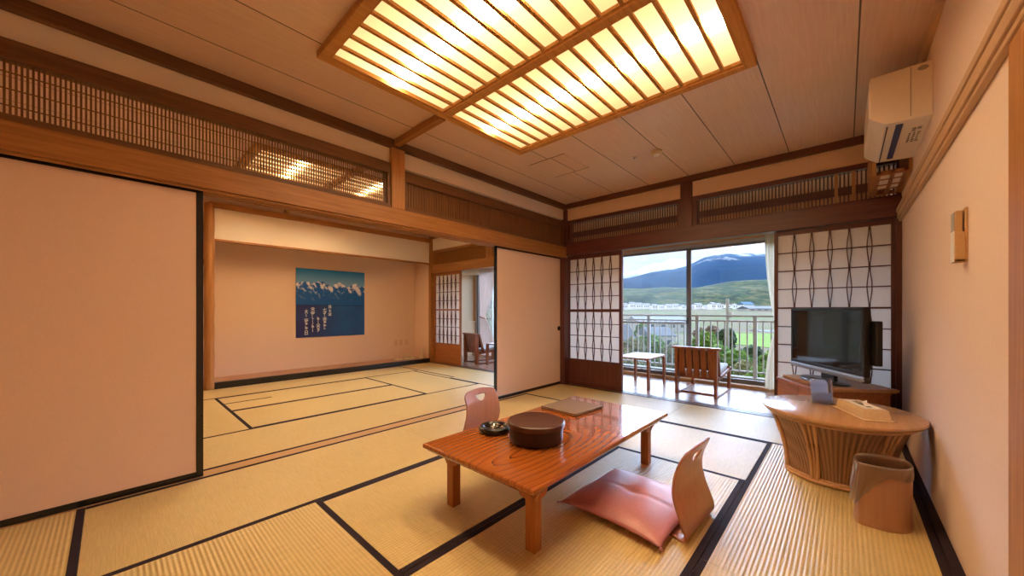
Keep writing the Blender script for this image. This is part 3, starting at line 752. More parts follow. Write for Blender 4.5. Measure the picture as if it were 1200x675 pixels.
# tissue box on its tray
o = thing('tissue_box', 'slim wooden tissue box on a tray, tissue sticking out, on the oval table', 'tissue box', (.078, 3.060, TZ+.002), math.radians(25))
B((-.075, -.165, 0, .075, .165, .005)).build('tray', 'tissue_wood', o, bevel=.002)
m = MB(); m.hexa([(-.065, -.145, .005), (.065, -.145, .005), (.065, .145, .005), (-.065, .145, .005), (-.058, -.130, .058), (.058, -.130, .058), (.058, .142, .058), (-.058, .142, .058)]); m.build('box', 'tissue_wood', o, bevel=.003)
B((-.040, -.105, .0578, .040, .115, .0592)).build('top_sheet', 'tissue', o); B((-.012, -.075, .0588, .012, .08, .0598)).build('slot', 'ac_dark', o)
m = MB(); m.grid(13, 9, lambda u, v: ((-.022+.044*v)*(1-.4*abs(u-.5))+.008*math.sin(7*u+3*v), -.05+.1*u, .059+.026*math.sin(PI*u)*(.6+.4*math.sin(5*v+4*u)))); m.build('tissue', 'tissue', o, smooth=True)

# wastebasket
o = thing('wastebasket', 'oval brown wooden wastebasket lined with a clear plastic bag', 'wastebasket', (.142, 2.655, .001), math.radians(48))
m = MB(); m.lathe([(0, .004), (.98, .004), (.985, .285), (.985, .30), (1.02, .30), (1.02, .0), (0, .0)], 64, sx=.13, sy=.10, lens=.55); smart(m.build('shell', 'bin_wood', o))
m = MB(); m.lathe([(1.03, 0), (1.045, .004), (1.045, .022), (1.03, .026)], 64, sx=.13, sy=.10, lens=.55); smart(m.build('base_band', 'bin_wood', o))
m = MB()
def bag(u, v):
    a = 2*PI*u; sn = math.sin(a); side = max(0, math.cos(a-2.75))
    wob = noise.noise(Vector((math.cos(a)*3, math.sin(a)*3, v*2.5)))
    drop = .05 + .16*side**1.5 + .012*math.sin(4*a+1)
    if v < .4: q = v/.4; r = .945+.015*wob*(1-q); z = .10+.205*q
    elif v < .5: q = (v-.4)/.1; r = .955+.085*q; z = .305+.007*math.sin(PI*q)
    else: q = (v-.5)/.5; r = 1.045+.03*q*abs(wob)+.20*q*side**2*(.65+.35*math.sin(13*a+6*q))+.02*q*math.sin(23*a+9*q); z = .305-drop*q
    return (.13*r*math.cos(a), .10*r*sn*abs(sn)**.55, z)
m.grid(97, 25, bag); m.build('bag', 'bag_plastic', o, smooth=True)

# ------------------------------------------------------------------ television on its cabinet
dirF = Vector((.565, -.825, 0)).normalized()           # along the cabinet front, left to right
ang = math.atan2(dirF.y, dirF.x)                        # local +x = along the front; local -y = out to the room... (+y = back)
c0 = Vector((-.474, 4.27, .001))
o = thing('television_cabinet', 'low red-brown wooden cabinet standing askew in the corner, under the television', 'cabinet', c0, ang)
W, D, HC = .625, .46, .45
B((0, .012, .03, W, D, HC-.022)).build('body', 'cabinet_wood', o, bevel=.002)
B((-.006, -.004, HC-.022, W+.006, D+.004, HC)).build('top', 'cabinet_wood', o, bevel=.003)
B((.02, .03, 0, W-.02, D-.02, .03)).build('plinth', 'dark_trim_x', o)
for k in range(2):
    d = B((.004+k*W/2, 0, .034, W/2-.003+k*W/2, .012, HC-.026)).build('door', 'cabinet_wood', o, bevel=.002)
    hx_ = W/2-.03 if k == 0 else W/2+.03
    B((hx_-.006, -.012, .22, hx_+.006, .0, .28)).build('handle', 'dark_trim', d, bevel=.002)
o = thing('turntable_board', 'light wooden board lying between the television and the cabinet', 'board', c0, ang)
B((.05, .035, HC, W+.03, D+.02, HC+.008), (.04, .025, HC+.008, W+.04, D+.03, HC+.030)).build('board', 'board_wood', o, bevel=.003)
# television
tl, tr = Vector((-.372, 4.395, 0)), Vector((.112, 3.65, 0))
td = (tr-tl); TW = td.length; tang = math.atan2(td.y, td.x)
o = thing('television', 'black flat screen television in the corner by the right wall', 'television', ((tl+tr)/2).to_tuple()[:2]+(HC+.0325,), tang)
zb, zt = .072, .622
h = TW/2
B((-h, -.012, zb, -h+.026, .03, zt), (h-.026, -.012, zb, h, .03, zt), (-h, -.012, zt-.026, h, .03, zt), (-h, -.012, zb+.045, h, .03, zb+.075)).build('bezel', 'black_plastic', o, bevel=.004)
B((-h+.024, -.008, zb+.07, h-.024, .012, zt-.024)).build('screen', 'screen', o)
m = MB(); m.prism([(-.014, zb+.046), (-.018, zb+.03), (-.010, zb+.004), (.028, zb), (.03, zb+.046)], 'x', -h, h); m.build('speaker_bar', 'silver_plastic', o, bevel=.003)
m = MB(); m.hexa([(-h+.05, .03, zb+.06), (h-.03, .03, zb+.06), (h-.06, .085, zb+.10), (-h+.10, .085, zb+.10), (-h+.05, .03, zt-.04), (h-.03, .03, zt-.04), (h-.06, .085, zt-.10), (-h+.10, .085, zt-.10)]); m.box(h-.20, .034, zb+.13, h+.045, .075, zt-.10); m.build('back_housing', 'black_plastic', o, bevel=.006)
m = MB(); m.lathe([(0, .0), (1, 0), (1, .008), (.93, .016), (.3, .022), (0, .022)], 48, c=(-.05, .03, 0), sx=.245, sy=.125); smart(m.build('stand_base', 'black_plastic', o))
B((-.08, .025, .015, .08, .055, zb+.03)).build('neck', 'black_plastic', o, bevel=.006)

# ------------------------------------------------------------------ air conditioner, grille box, remote
o = thing('air_conditioner', 'cream wall-mounted air conditioner high on the right wall', 'air conditioner', (XR, 3.06, 2.165))
L = .76
P = [(0, .0), (0, .305), (-.244, .303), (-.247, .30), (-.247, .062), (-.240, .050), (-.190, .012), (-.185, .008)]
m = MB(); m.prism(P, 'y', 0, L); m.build('body', 'ac_plastic', o, bevel=.004)
P2 = [(-.247, .29), (-.252, .288), (-.253, .07), (-.248, .060), (-.202, .020), (-.198, .026), (-.242, .066), (-.246, .08)]
m = MB(); m.prism(P2, 'y', .004, L-.004); m.build('front_panel', 'ac_plastic', o)
def under(x): return .008*(-x/.185)      # underside height at x
def ub(x0, x1, y0, y1, t=.003):
    m = MB(); m.hexa([(x0, y0, under(x0)-t), (x1, y0, under(x1)-t), (x1, y1, under(x1)-t), (x0, y1, under(x0)-t), (x0, y0, under(x0)+.004), (x1, y0, under(x1)+.004), (x1, y1, under(x1)+.004), (x0, y1, under(x0)+.004)]); return m
ub(-.138, -.108, .045, .70).build('blue_louver', 'ac_blue', o)
ub(-.176, -.170, .05, .74).build('air_slot', 'ac_dark', o)
lab = MB()
for k in range(2): lab.box(-.062+.022*k, .15, -.003, -.046+.022*k, .20 if k == 0 else .18, .001)
lab.build('caution_symbols', 'ac_grey', o); lab = MB()
for r in range(6):
    for k in range(3):
        lab.box(-.070+.018*k, .23+.030*r, -.003, -.070+.018*k+random.uniform(.008, .015), .23+.030*r+.012, .001)
lab.build('caution_print', 'ac_grey', o)
m = MB(); m.lathe([(0, 0), (.020, 0), (.022, .002), (.015, .004), (0, .003)], 28, sx=1, sy=.62); e = m.build('round_emblem', 'ac_grey', o); e.rotation_euler = (PI/2, 0, 0); e.location = (-.036, 0, .275)
B((-.085, -.002, .02, -.081, .001, .298)).build('side_seam', 'ac_grey', o)
o = thing('grille_box', 'brown wooden lattice box in the corner behind the air conditioner', 'grille box', (.255, 4.185, 2.085))
B((-.105, -.33, 0, -.08, .34, .29)).build('side_panel', 'post_wood', o, bevel=.003)
B((.085, -.33, 0, .103, .34, .26)).build('back_rail', 'post_wood', o)
m = MB()
for y in (-.33, -.19, -.02, .12, .315): m.box(-.08, y, 0, .085, y+.025, .03)
for x in (-.08, -.005, .06): m.box(x, -.33, .002, x+.025, .34, .03)
m.build('lattice', 'cabinet_wood', o, bevel=.002)
B((-.08, -.32, .005, .085, .14, .012), ).build('grille_paper', 'plaster_white', o)
B((-.07, .14, .004, .085, .165, .05), (-.08, .19, .10, .085, .31, .12)).build('gap', 'ac_dark', o)
o = thing('remote_control', 'tan and white remote control in its holder on the right wall', 'remote control', (XR, 2.31, 1.275))
B((-.008, -.034, 0, 0, .034, .215)).build('holder_plate', 'remote_tan', o, bevel=.002)
m = MB(); m.box(-.034, -.036, 0, -.008, -.030, .12); m.box(-.034, .030, 0, -.008, .036, .12); m.box(-.036, -.036, 0, -.008, .036, .012); m.build('pocket', 'remote_tan', o, bevel=.002)
B((-.037, -.032, 0, -.034, .032, .125)).build('pocket_front', 'white_plastic', o, bevel=.002)
B((-.033, -.029, .013, -.013, .029, .205)).build('handset', 'remote_tan', o, bevel=.003)
B((-.036, -.026, .126, -.0325, .026, .200)).build('display', 'ac_grey', o)

# ------------------------------------------------------------------ alcove: picture, phone, sockets
o = thing('wall_hanging', 'square blue print of snowy mountains with white brush writing in the alcove', 'picture', (XTB+.004, 2.75, 1.215))
hw = .606
m = MB(); NG = 150
def ridge(y, s): return noise.fractal(Vector((y*s, 3.3, s*.7)), 1.0, 2.1, 5)
cols = []
def pic(u, v):
    return (.012, -hw+2*hw*u, -hw+2*hw*v)
m.grid(NG, NG, pic)
lay = m.bm.verts.layers.float_color.new('Col')
def lerp(a, b, t): t = max(0, min(1, t)); return tuple(a[i]+(b[i]-a[i])*t for i in range(3))
for vv in m.bm.verts:
    u, v = (vv.co.y+hw)/(2*hw), (vv.co.z+hw)/(2*hw)
    crest = .785 + .060*ridge(u*3+1, 2.6) + .015*math.sin(u*9)
    if v > crest: c = lerp((.17, .36, .62), (.012, .22, .58), (v-.78)/.22)
    elif v > .475:
        dpt = (crest-v)/(crest-.475)
        f = noise.fractal(Vector((u*16+v*9, v*9-u*4, 1.2)), 1.0, 2.0, 5)
        r2 = abs(noise.noise(Vector((u*11-v*6, v*9+u*3, 8.1))))
        snow = .75*max(0, 1-dpt*2.2) + f*1.5 - .38 + (.55 if r2 < .05 else 0)*max(0, 1-dpt*.8)
        snow *= max(0, 1-dpt*1.05)
        c = lerp((.010, .11, .42), (.80, .78, .84), (snow-.1)*2.2)
        c = lerp(c, (.018, .085, .30), dpt*.35)
    else:
        f = noise.fractal(Vector((u*4, v*4, 5.5)), 1.0, 2.0, 4)
        c = lerp((.030, .036, .15), (.020, .11, .37), u*1.0+f*.35)
        if .46 < v: c = lerp(c, (.008, .035, .12), .6)
    vv[lay] = (c[0], c[1], c[2], 1)
pm, n, out = nt('print'); b = pbsdf(n, out, .75, .3)
at_ = n.nodes.new('ShaderNodeVertexColor'); at_.layer_name = 'Col'; lk(n, at_.outputs[0], b.inputs['Base Color'])
m.build('print', pm, o, recalc=False)
B((-.003, -hw, -hw, .0115, hw, hw)).build('backing', 'ac_dark', o)
# brush writing in columns (cursive strokes)
def stroke(cx, cz, w, hgt, pts, th=.008):
    P_ = [(cx+(p[0]-.5)*w, cz+(.5-p[1])*hgt) for p in pts]
    for k, (a, b_) in enumerate(zip(P_, P_[1:])):
        d = Vector((b_[0]-a[0], b_[1]-a[1])); L_ = d.length
        if L_ < 1e-5: continue
        nrm = Vector((-d.y, d.x))/L_*th*(.75+.35*((k*7) % 3)/2)
        d = d/L_*th*.4
        v = [m.bm.verts.new((.0135, q[0], q[1])) for q in ((a[0]-d.x+nrm.x, a[1]-d.y+nrm.y), (a[0]-d.x-nrm.x, a[1]-d.y-nrm.y), (b_[0]+d.x-nrm.x, b_[1]+d.y-nrm.y), (b_[0]+d.x+nrm.x, b_[1]+d.y+nrm.y))]
        m.bm.faces.new(v)
G = {
 'bold': [[(.1, .25), (.9, .15)], [(.5, .0), (.45, .95)], [(.15, .6), (.85, .5), (.6, .95), (.2, .9)]],
 'cross': [[(.1, .35), (.9, .3)], [(.5, 0), (.5, .6), (.2, .95)], [(.5, .5), (.9, .95)]],
 'loop': [[(.3, .05), (.25, .7), (.5, .95), (.85, .6), (.6, .3), (.3, .6)]],
 'line': [[(.5, 0), (.42, .4), (.55, .75), (.45, 1)]],
 'hook': [[(.35, 0), (.3, .7), (.45, .95), (.8, .85)]],
 'zig': [[(.2, .1), (.8, .1), (.3, .5), (.8, .55), (.3, .95)]],
 'roof': [[(.1, .4), (.5, .05), (.9, .4)], [(.3, .5), (.7, .5)], [(.15, .95), (.5, .6), (.85, .95)], [(.3, .8), (.75, .78)]],
 'box': [[(.2, .1), (.2, .9)], [(.2, .1), (.8, .1), (.8, .9)], [(.2, .5), (.8, .5)], [(.1, .95), (.9, .9)]]}
PX = lambda x: (2.150+(x-2)/81*1.211-2.75, )     # column px in the print, 0..83
S15 = lambda px: (-hw + (px/15+345-346.7)/80.3*2*hw)
Z15 = lambda py: (hw - ((py/15+352)-315)/80*2*hw)
def colm(px, items):
    global m
    m = MB()
    for (ya, yb, g, w) in items:
        za, zb_ = Z15(ya), Z15(yb)
        for st in G[g]: stroke(S15(px), (za+zb_)/2, w*.95, abs(za-zb_), st, .005 if g in ('line', 'hook') else .0062)
    m.build('writing_column', 'white_print', o)
colm(580, [(80, 135, 'box', .06), (155, 205, 'cross', .05), (215, 275, 'roof', .07)])
colm(490, [(135, 240, 'bold', .085), (245, 280, 'line', .04), (295, 350, 'roof', .09), (355, 415, 'zig', .085), (420, 460, 'loop', .07), (465, 510, 'hook', .06)])
colm(380, [(290, 345, 'loop', .06), (350, 400, 'line', .05), (410, 475, 'roof', .08), (480, 560, 'zig', .07)])
colm(290, [(120, 175, 'roof', .08), (185, 240, 'bold', .09), (250, 330, 'hook', .05), (340, 420, 'line', .05), (425, 480, 'loop', .055), (485, 550, 'line', .05)])
colm(185, [(160, 230, 'cross', .065), (238, 285, 'line', .05), (315, 375, 'bold', .085), (390, 430, 'zig', .06), (445, 505, 'loop', .06), (520, 600, 'box', .07)])
for k, (y, w_) in enumerate(((4.05, 'left'), (4.17, 'middle'), (4.30, 'right'))):
    s = thing('wall_socket', w_ + ' of the three small beige wall plates low on the alcove wall', 'wall socket', (XTB, y, .40), group='wall plates of the alcove')
    B((0, -.035, -.058, .006, .035, .058)).build('plate', 'wall_plate', s, bevel=.002)
    B((.006, -.012, -.03, .010, .012, .03)).build('insert', 'wall_plate', s, bevel=.001)
s = thing('telephone', 'cream desk telephone on the alcove floor', 'telephone', (-6.72, 4.20, .075), math.radians(25))
m = MB(); m.hexa([(-.08, -.10, 0), (.08, -.10, 0), (.08, .10, 0), (-.08, .10, 0), (-.07, -.09, .05), (.05, -.09, .03), (.05, .09, .03), (-.07, .09, .05)]); m.build('body', 'cream_plastic', s, bevel=.006)
m = MB(); m.tube([(-.055, -.11, .062), (-.055, -.08, .080), (-.05, 0, .088), (-.055, .08, .080), (-.055, .11, .062)], [.022, .024, .015, .024, .022], 10); m.build('handset', 'cream_plastic', s, smooth=True)
s = thing('cordless_handset', 'slim cream handset standing upright at the right end of the alcove', 'handset', (-6.60, 4.41, .075))
B((-.035, -.035, 0, .035, .035, .03)).build('cradle', 'cream_plastic', s, bevel=.006)
B((-.014, -.022, .02, .012, .022, .20)).build('handset', 'cream_plastic', s, bevel=.006)
s = thing('adapter_box', 'small cream box on the alcove floor left of the telephone', 'adapter', (-6.70, 3.93, .075))
B((-.04, -.06, 0, .04, .06, .028)).build('case', 'cream_plastic', s, bevel=.005)
B((-.006, -.015, .028, .006, .015, .031)).build('lamp_window', 'ac_grey', s)

# ------------------------------------------------------------------ veranda furniture
def veranda_chair(label, loc, rz):
    o = thing('veranda_chair', label, 'chair', loc, rz, 'low wooden veranda chairs')
    W = .50
    for s in (-1, 1):
        x = s*(W/2-.0175)
        m = MB(); m.prism([(-.035, .0), (.035, .0), (.045, .60), (-.045, .60)], 'x', x-.0175, x+.0175)
        m.build('rear_leg', 'chair_wood', o, bevel=.003)
        m = MB(); m.prism([(.66, .0), (.72, .0), (.735, .30), (.66, .33)], 'x', x-.0175, x+.0175); m.build('front_leg', 'chair_wood', o, bevel=.003)
        m = MB(); m.prism([(.035, 0), (.66, 0), (.66, .022), (.035, .022)], 'x', x-.0175, x+.0175); m.build('runner', 'chair_wood', o, bevel=.002)
        m = MB(); m.prism([(.06, .20), (.75, .275), (.75, .315), (.06, .245)], 'x', x-.0175, x+.0175); m.build('seat_rail', 'chair_wood', o, bevel=.003)
        m = MB(); m.prism([(.045, .60), (.075, .62), (.185, .235), (.140, .225)], 'x', x-.0175-s*.0, x+.0175); m.build('back_side', 'chair_wood', o, bevel=.002)
    B((-W/2-.035, -.055, .600, W/2+.035, .05, .625)).build('top_rail', 'chair_wood', o, bevel=.004)
    B((-W/2+.035, .12, .0, W/2-.035, .145, .02)).build('stretcher', 'chair_wood', o, bevel=.002)
    for k in range(5):
        x = -W/2+.035+(k+.5)*(W-.07)/5; w = .034
        m = MB(); m.prism([(-.022, .60), (-.004, .60), (.052, .225), (.034, .225)], 'x', x-w, x+w); m.build('back_slat', 'chair_wood', o, bevel=.003)
    B((-W/2+.035, .04, .215, W/2-.035, .09, .240)).build('back_rail', 'chair_wood', o)
    m = MB(); m.hexa([(-W/2+.035, .11, .235), (W/2-.035, .11, .235), (W/2-.035, .74, .30), (-W/2+.035, .74, .30), (-W/2+.035, .13, .30), (W/2-.035, .13, .30), (W/2-.035, .73, .365), (-W/2+.035, .73, .365)]); m.build('seat_cushion', 'seat_fabric', o, bevel=.02)
    m = MB(); m.hexa([(-W/2+.035, .03, .33), (W/2-.035, .03, .33), (W/2-.035, .16, .34), (-W/2+.035, .16, .34), (-W/2+.035, .008, .585), (W/2-.035, .008, .585), (W/2-.035, .07, .59), (-W/2+.035, .07, .59)]); m.build('back_cushion', 'cushion_shaded', o, bevel=.015)
    return o
VZ = -.015
ch = veranda_chair('low slat-back wooden chair on the veranda beside the small square table', (-1.42, 5.08, VZ), 0)
c2 = copy_tree(ch, 'low slat-back wooden chair on the veranda of the adjoining room, beside the curtain', (-5.76, 5.05, VZ), math.radians(-12))
def side_table(label, loc, rz=0):
    o = thing('side_table', label, 'side table', loc, rz, 'square bentwood side tables')
    n = 6; r = .07; hx, hy = .24, .35
    pts = []
    for cx, cy, a0 in ((hx-r, hy-r, 0), (-hx+r, hy-r, 90), (-hx+r, -hy+r, 180), (hx-r, -hy+r, 270)):
        for k in range(n+1): a = math.radians(a0+90*k/n); pts.append((cx+r*math.cos(a), cy+r*math.sin(a)))
    m = MB(); m.prism(pts, 'z', .415, .436); m.build('top', 'chair_wood', o, bevel=.004)
    ins = [(x*.955, y*.97) for x, y in pts]
    m = MB(); m.prism(ins, 'z', .436, .4375); m.build('white_surface', 'white_plastic', o)
    for sx in (-1, 1):
        for sy in (-1, 1):
            m = MB(); m.prism([(sx*.235, 0), (sx*.235, .40), (sx*.225, .415), (sx*.19, .415), (sx*.205, .395), (sx*.210, 0)], 'y', sy*.295-.032, sy*.295+.032); m.build('leg', 'chair_wood', o, bevel=.003)
    return o
st = side_table('small square bentwood table with a white top by the veranda window', (-2.22, 5.28, VZ))
copy_tree(st, 'bentwood side table beside the chair on the adjoining veranda', (-5.12, 5.42, VZ), 0)

# ------------------------------------------------------------------ windows
def window(n, x0, x1, xs, label):
    o = thing('window_%d' % n, label, 'window', ((x0+x1)/2, YV+.05, 0)); o['kind'] = 'structure'
    z0, z1 = .0, 2.11; y = 0; cx = (x0+x1)/2; f = .03
    B((x0-cx, -.05, z0, x0-cx+f, .06, z1), (x1-cx-f, -.05, z0, x1-cx, .06, z1), (x0-cx, -.05, z1-.045, x1-cx, .06, z1), (x0-cx, -.05, z0-.02, x1-cx, .06, z0+.025)).build('window_frame', 'alu', o)
    xa = xs-cx
    # two sliding sashes meeting at xs
    s = .045
    for (a, b, yo) in ((x0-cx+f, xa+s*.9, -.02), (xa-s*.9, x1-cx-f, .015)):
        fr = B((a, yo-.014, z0+.025, a+s, yo+.014, z1-.045), (b-s, yo-.014, z0+.025, b, yo+.014, z1-.045), (a, yo-.014, z1-.08, b, yo+.014, z1-.045), (a, yo-.014, z0+.025, b, yo+.014, z0+.085)).build('sash', 'alu_dark', o, bevel=.002)
        B((a+s, yo-.002, z0+.085, b-s, yo+.002, z1-.08)).build('pane', 'window_glass', fr)
    l = B((xa-.012, -.050, .87, xa+.006, -.034, .98), (xa-.03, -.056, .90, xa-.012, -.04, .915)).build('crescent_lock', 'black_plastic', o, bevel=.003)
    # insect screen on the left half
    sc = B((x0-cx+f, .040, z0+.025, x0-cx+f+.03, .055, z1-.045), (xa-.02, .040, z0+.025, xa+.02, .055, z1-.045), (x0-cx+f, .040, .86, xa, .055, .89), (x0-cx+f, .040, z0+.025, xa, .055, z0+.06)).build('insect_screen_frame', 'alu', o)
    B((x0-cx+f, .046, z0+.06, xa-.02, .048, z1-.06)).build('insect_screen', 'screen_mesh', sc)
window(1, -3.66, .33, -1.82, 'wide sliding veranda window of the main room')
window(2, -6.78, -3.95, -5.30, 'sliding veranda window of the adjoining room')
def curtain(name, label, x0, x1, y, z0, z1, ztie, side, wtie, mat):
    o = thing(name, label, 'curtain', ((x0+x1)/2, y, z0))
    cx = (x0+x1)/2; hw_ = (x1-x0)/2
    def f(u, v):
        z = (z1-z0)*v; t = z/(ztie-z0) if z < ztie-z0 else 1-(z-(ztie-z0))/(z1-ztie)
        t = max(0, t); pin = t**2.2
        w = hw_*(1-pin) + wtie*pin
        c = side*(hw_-w)
        return (c + w*(-1+2*u), (.030-.012*pin)*math.sin(u*PI*11+.6*math.sin(v*4)), z)
    m = MB(); m.grid(121, 40, f); m.build('drape', mat, o, smooth=True)
    m = MB(); c = side*(hw_-wtie); m.tube([(c+(wtie+.012)*math.cos(a), .038*math.sin(a), ztie-z0+.03*math.cos(a)*side) for a in [2*PI*k/20 for k in range(21)]], .012, 8, caps=False); m.build('tieback', mat, o, smooth=True)
    B((-hw_-.02, -.012, z1-z0, hw_+.02, .012, z1-z0+.03)).build('curtain_rail', 'alu', o)
curtain('curtain', 'cream curtain tied back at the right of the main veranda window', -.80, -.40, YV-.13, .02, 2.13, .86, 1, .14, 'curtain_cream')
curtain('curtain', 'rose curtain tied back at the veranda window of the adjoining room', -6.50, -5.98, YV-.13, .02, 2.13, .92, -1, .10, 'curtain_rose')
curtain('curtain', 'white sheer curtain behind the rose curtain of the adjoining room', -6.15, -5.62, YV-.06, .02, 2.13, .75, -1, .22, 'curtain_sheer')

# ------------------------------------------------------------------ balcony
struct('floor_balcony', B((-7.0, YV+.14, -.4, .5, 7.12, -.12), (-7.0, 6.93, -.12, .5, 7.12, -.01)), 'concrete')
o = thing('balcony_railing', 'off-white metal balcony railing outside the window', 'railing', (-2.4, 7.02, -.01))
B((-4.5, -.02, .985, 2.85, .02, 1.015)).build('top_rail', 'rail_paint', o, bevel=.004)
B((-4.5, -.014, .90, 2.85, .014, .925)).build('upper_rail', 'rail_paint', o)
B((-4.5, -.014, .075, 2.85, .014, .10)).build('bottom_rail', 'rail_paint', o)
px = -2.806-.8665*5
base = -1.073+2.4
posts = [base+.8665*k for k in range(-6, 3)]
for p in posts: B((p-.026, -.022, 0, p+.026, .022, .985)).build('post', 'rail_paint', o)
for a in posts[:-1]:
    for k in range(1, 8):
        x = a+.8665*k/8; B((x-.009, -.009, .10, x+.009, .009, .90)).build('baluster', 'rail_paint', o)

# ------------------------------------------------------------------ outdoors
def gz(d):
    if d < 190: return -9.0
    if d < 700: return -9.0+(d-190)/510*13.0
    return 4+(d-700)*.012
def terrain_mat(name, stops, scale, stops_rough=.95, snow=None):
    m, n, out = nt(name); b = pbsdf(n, out, .95, .1)
    nz = nd(n, 'ShaderNodeTexNoise', i_Scale=scale, i_Detail=6., i_Roughness=.62); lk(n, objcoord(n), nz.inputs['Vector'])
    c = ramp(n, nz.outputs['Fac'], stops)
    if snow:
        t = n.nodes.new('ShaderNodeTexCoord'); sp = n.nodes.new('ShaderNodeSeparateXYZ'); lk(n, t.outputs['Object'], sp.inputs[0])
        n2 = nd(n, 'ShaderNodeTexNoise', i_Scale=snow[2], i_Detail=6., i_Roughness=.65); lk(n, objcoord(n, (1, 1, .45)), n2.inputs['Vector'])
        mr = nd(n, 'ShaderNodeMapRange'); mr.inputs['From Min'].default_value = snow[0]; mr.inputs['From Max'].default_value = snow[1]; lk(n, sp.outputs['Z'], mr.inputs['Value'])
        a = nd(n, 'ShaderNodeMath', operation='ADD'); lk(n, mr.outputs[0], a.inputs[0]); lk(n, n2.outputs['Fac'], a.inputs[1])
        r = ramp(n, a.outputs[0], [(.98/2+.2, (0, 0, 0)), (.98/2+.28, (1, 1, 1))])
        hf = nd(n, 'ShaderNodeMath', operation='MULTIPLY'); hf.inputs[1].default_value = .5; lk(n, a.outputs[0], hf.inputs[0])
        r = ramp(n, hf.outputs[0], [(.57, (0, 0, 0)), (.66, (1, 1, 1))])
        mx = n.nodes.new('ShaderNodeMix'); mx.data_type = 'RGBA'; lk(n, r, mx.inputs[0]); lk(n, c, mx.inputs[6]); mx.inputs[7].default_value = (.50, .52, .55, 1)
        c = mx.outputs[2]
    lk(n, c, b.inputs['Base Color']); M[name] = m
terrain_mat('fields', [(.30, (.03, .07, .009)), (.42, (.075, .10, .018)), (.52, (.12, .095, .048)), (.66, (.10, .078, .045)), (.8, (.055, .09, .015))], .018)
def hill_mat():
    m, n, out = nt('hill_forest'); b = pbsdf(n, out, .95, .1)
    vo = nd(n, 'ShaderNodeTexVoronoi'); vo.inputs['Scale'].default_value = .055; lk(n, objcoord(n, (1, 1, 1.6)), vo.inputs['Vector'])
    sp = n.nodes.new('ShaderNodeSeparateColor'); lk(n, vo.outputs['Color'], sp.inputs[0])
    nz = nd(n, 'ShaderNodeTexNoise', i_Scale=.009, i_Detail=4.); lk(n, objcoord(n), nz.inputs['Vector'])
    a = nd(n, 'ShaderNodeMath', operation='MULTIPLY_ADD'); a.inputs[1].default_value = .42; lk(n, sp.outputs[0], a.inputs[0]); lk(n, nz.outputs['Fac'], a.inputs[2])
    c = ramp(n, a.outputs[0], [(.45, (.002, .012, .006)), (.62, (.008, .027, .008)), (.78, (.026, .048, .010)), (.92, (.075, .072, .025))])
    mu = n.nodes.new('ShaderNodeMix'); mu.data_type = 'RGBA'; mu.blend_type = 'MULTIPLY'; mu.inputs[0].default_value = .8; lk(n, c, mu.inputs[6])
    d = nd(n, 'ShaderNodeMath', operation='MULTIPLY'); d.inputs[1].default_value = .09
    lk(n, c, mu.inputs[7]) if False else None
    mu.inputs[7].default_value = (1, 1, 1, 1)
    lk(n, mu.outputs[2], b.inputs['Base Color']); M['hill_forest'] = m
hill_mat()
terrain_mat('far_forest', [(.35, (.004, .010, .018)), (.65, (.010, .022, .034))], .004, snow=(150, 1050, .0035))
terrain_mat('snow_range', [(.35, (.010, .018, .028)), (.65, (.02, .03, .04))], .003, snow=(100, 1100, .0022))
plain('field_green', (.12, .19, .018), .95, .1, var=.12, scale=.3, bstr=0)
plain('road_grey', (.19, .185, .175), .95, .1, var=.08, scale=.3, bstr=0)
m = MB()
def land(u, v):
    U = 100+1300*u; d = 9+ (2600-9)*v**2.4
    p = at(U, 364, d); p.z = gz(d); return p
m.grid(60, 60, land); g_ = m.build('ground', 'fields'); g_['kind'] = 'structure'
def ridge_mesh(d0, d1, crest, nu, nv, rough, seed, u0=150, u1=1350, base=None):
    m = MB()
    def f(a, b_):
        U = u0+(u1-u0)*a; d = d0+(d1-d0)*b_
        top = (364-crest(U))/FPX*(d0+(d1-d0)*.62)
        prof = math.sin(min(1, b_/.62)*PI/2)**1.15 if b_ < .62 else 1-.25*((b_-.62)/.38)
        p = at(U, 364, d); z0 = base if base is not None else gz(d0)-2
        nz_ = noise.fractal(Vector((p.x*rough, p.y*rough, seed)), 1., 2., 6)
        p.z = z0 + (top-z0)*prof*(1+.13*nz_*(.4+.6*min(1, b_*1.6))) ; return p
    m.grid(nu, nv, f); return m
def ip(tab):
    def f(U):
        for (a, va), (b_, vb) in zip(tab, tab[1:]):
            if U <= b_: return va+(vb-va)*max(0, (U-a))/(b_-a)
        return tab[-1][1]
    return f
o = ridge_mesh(1050, 2100, ip([(150, 338), (730, 339), (800, 338), (830, 335), (870, 330), (905, 327), (1350, 325)]), 200, 40, .0045, 2.2, base=2).build('wooded_hill', 'hill_forest', smooth=True); o['kind'] = 'structure'
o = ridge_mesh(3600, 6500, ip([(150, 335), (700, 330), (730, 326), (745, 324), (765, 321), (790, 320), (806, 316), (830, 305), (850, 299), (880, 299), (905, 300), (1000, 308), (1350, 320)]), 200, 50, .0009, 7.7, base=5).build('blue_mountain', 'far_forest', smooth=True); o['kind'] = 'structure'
o = ridge_mesh(8500, 12500, ip([(150, 330), (600, 326), (730, 321), (748, 317), (765, 313), (776, 312), (786, 305), (800, 304), (850, 318), (1350, 330)]), 200, 40, .0011, 4.1, base=10).build('snowy_mountain_range', 'snow_range', smooth=True); o['kind'] = 'structure'
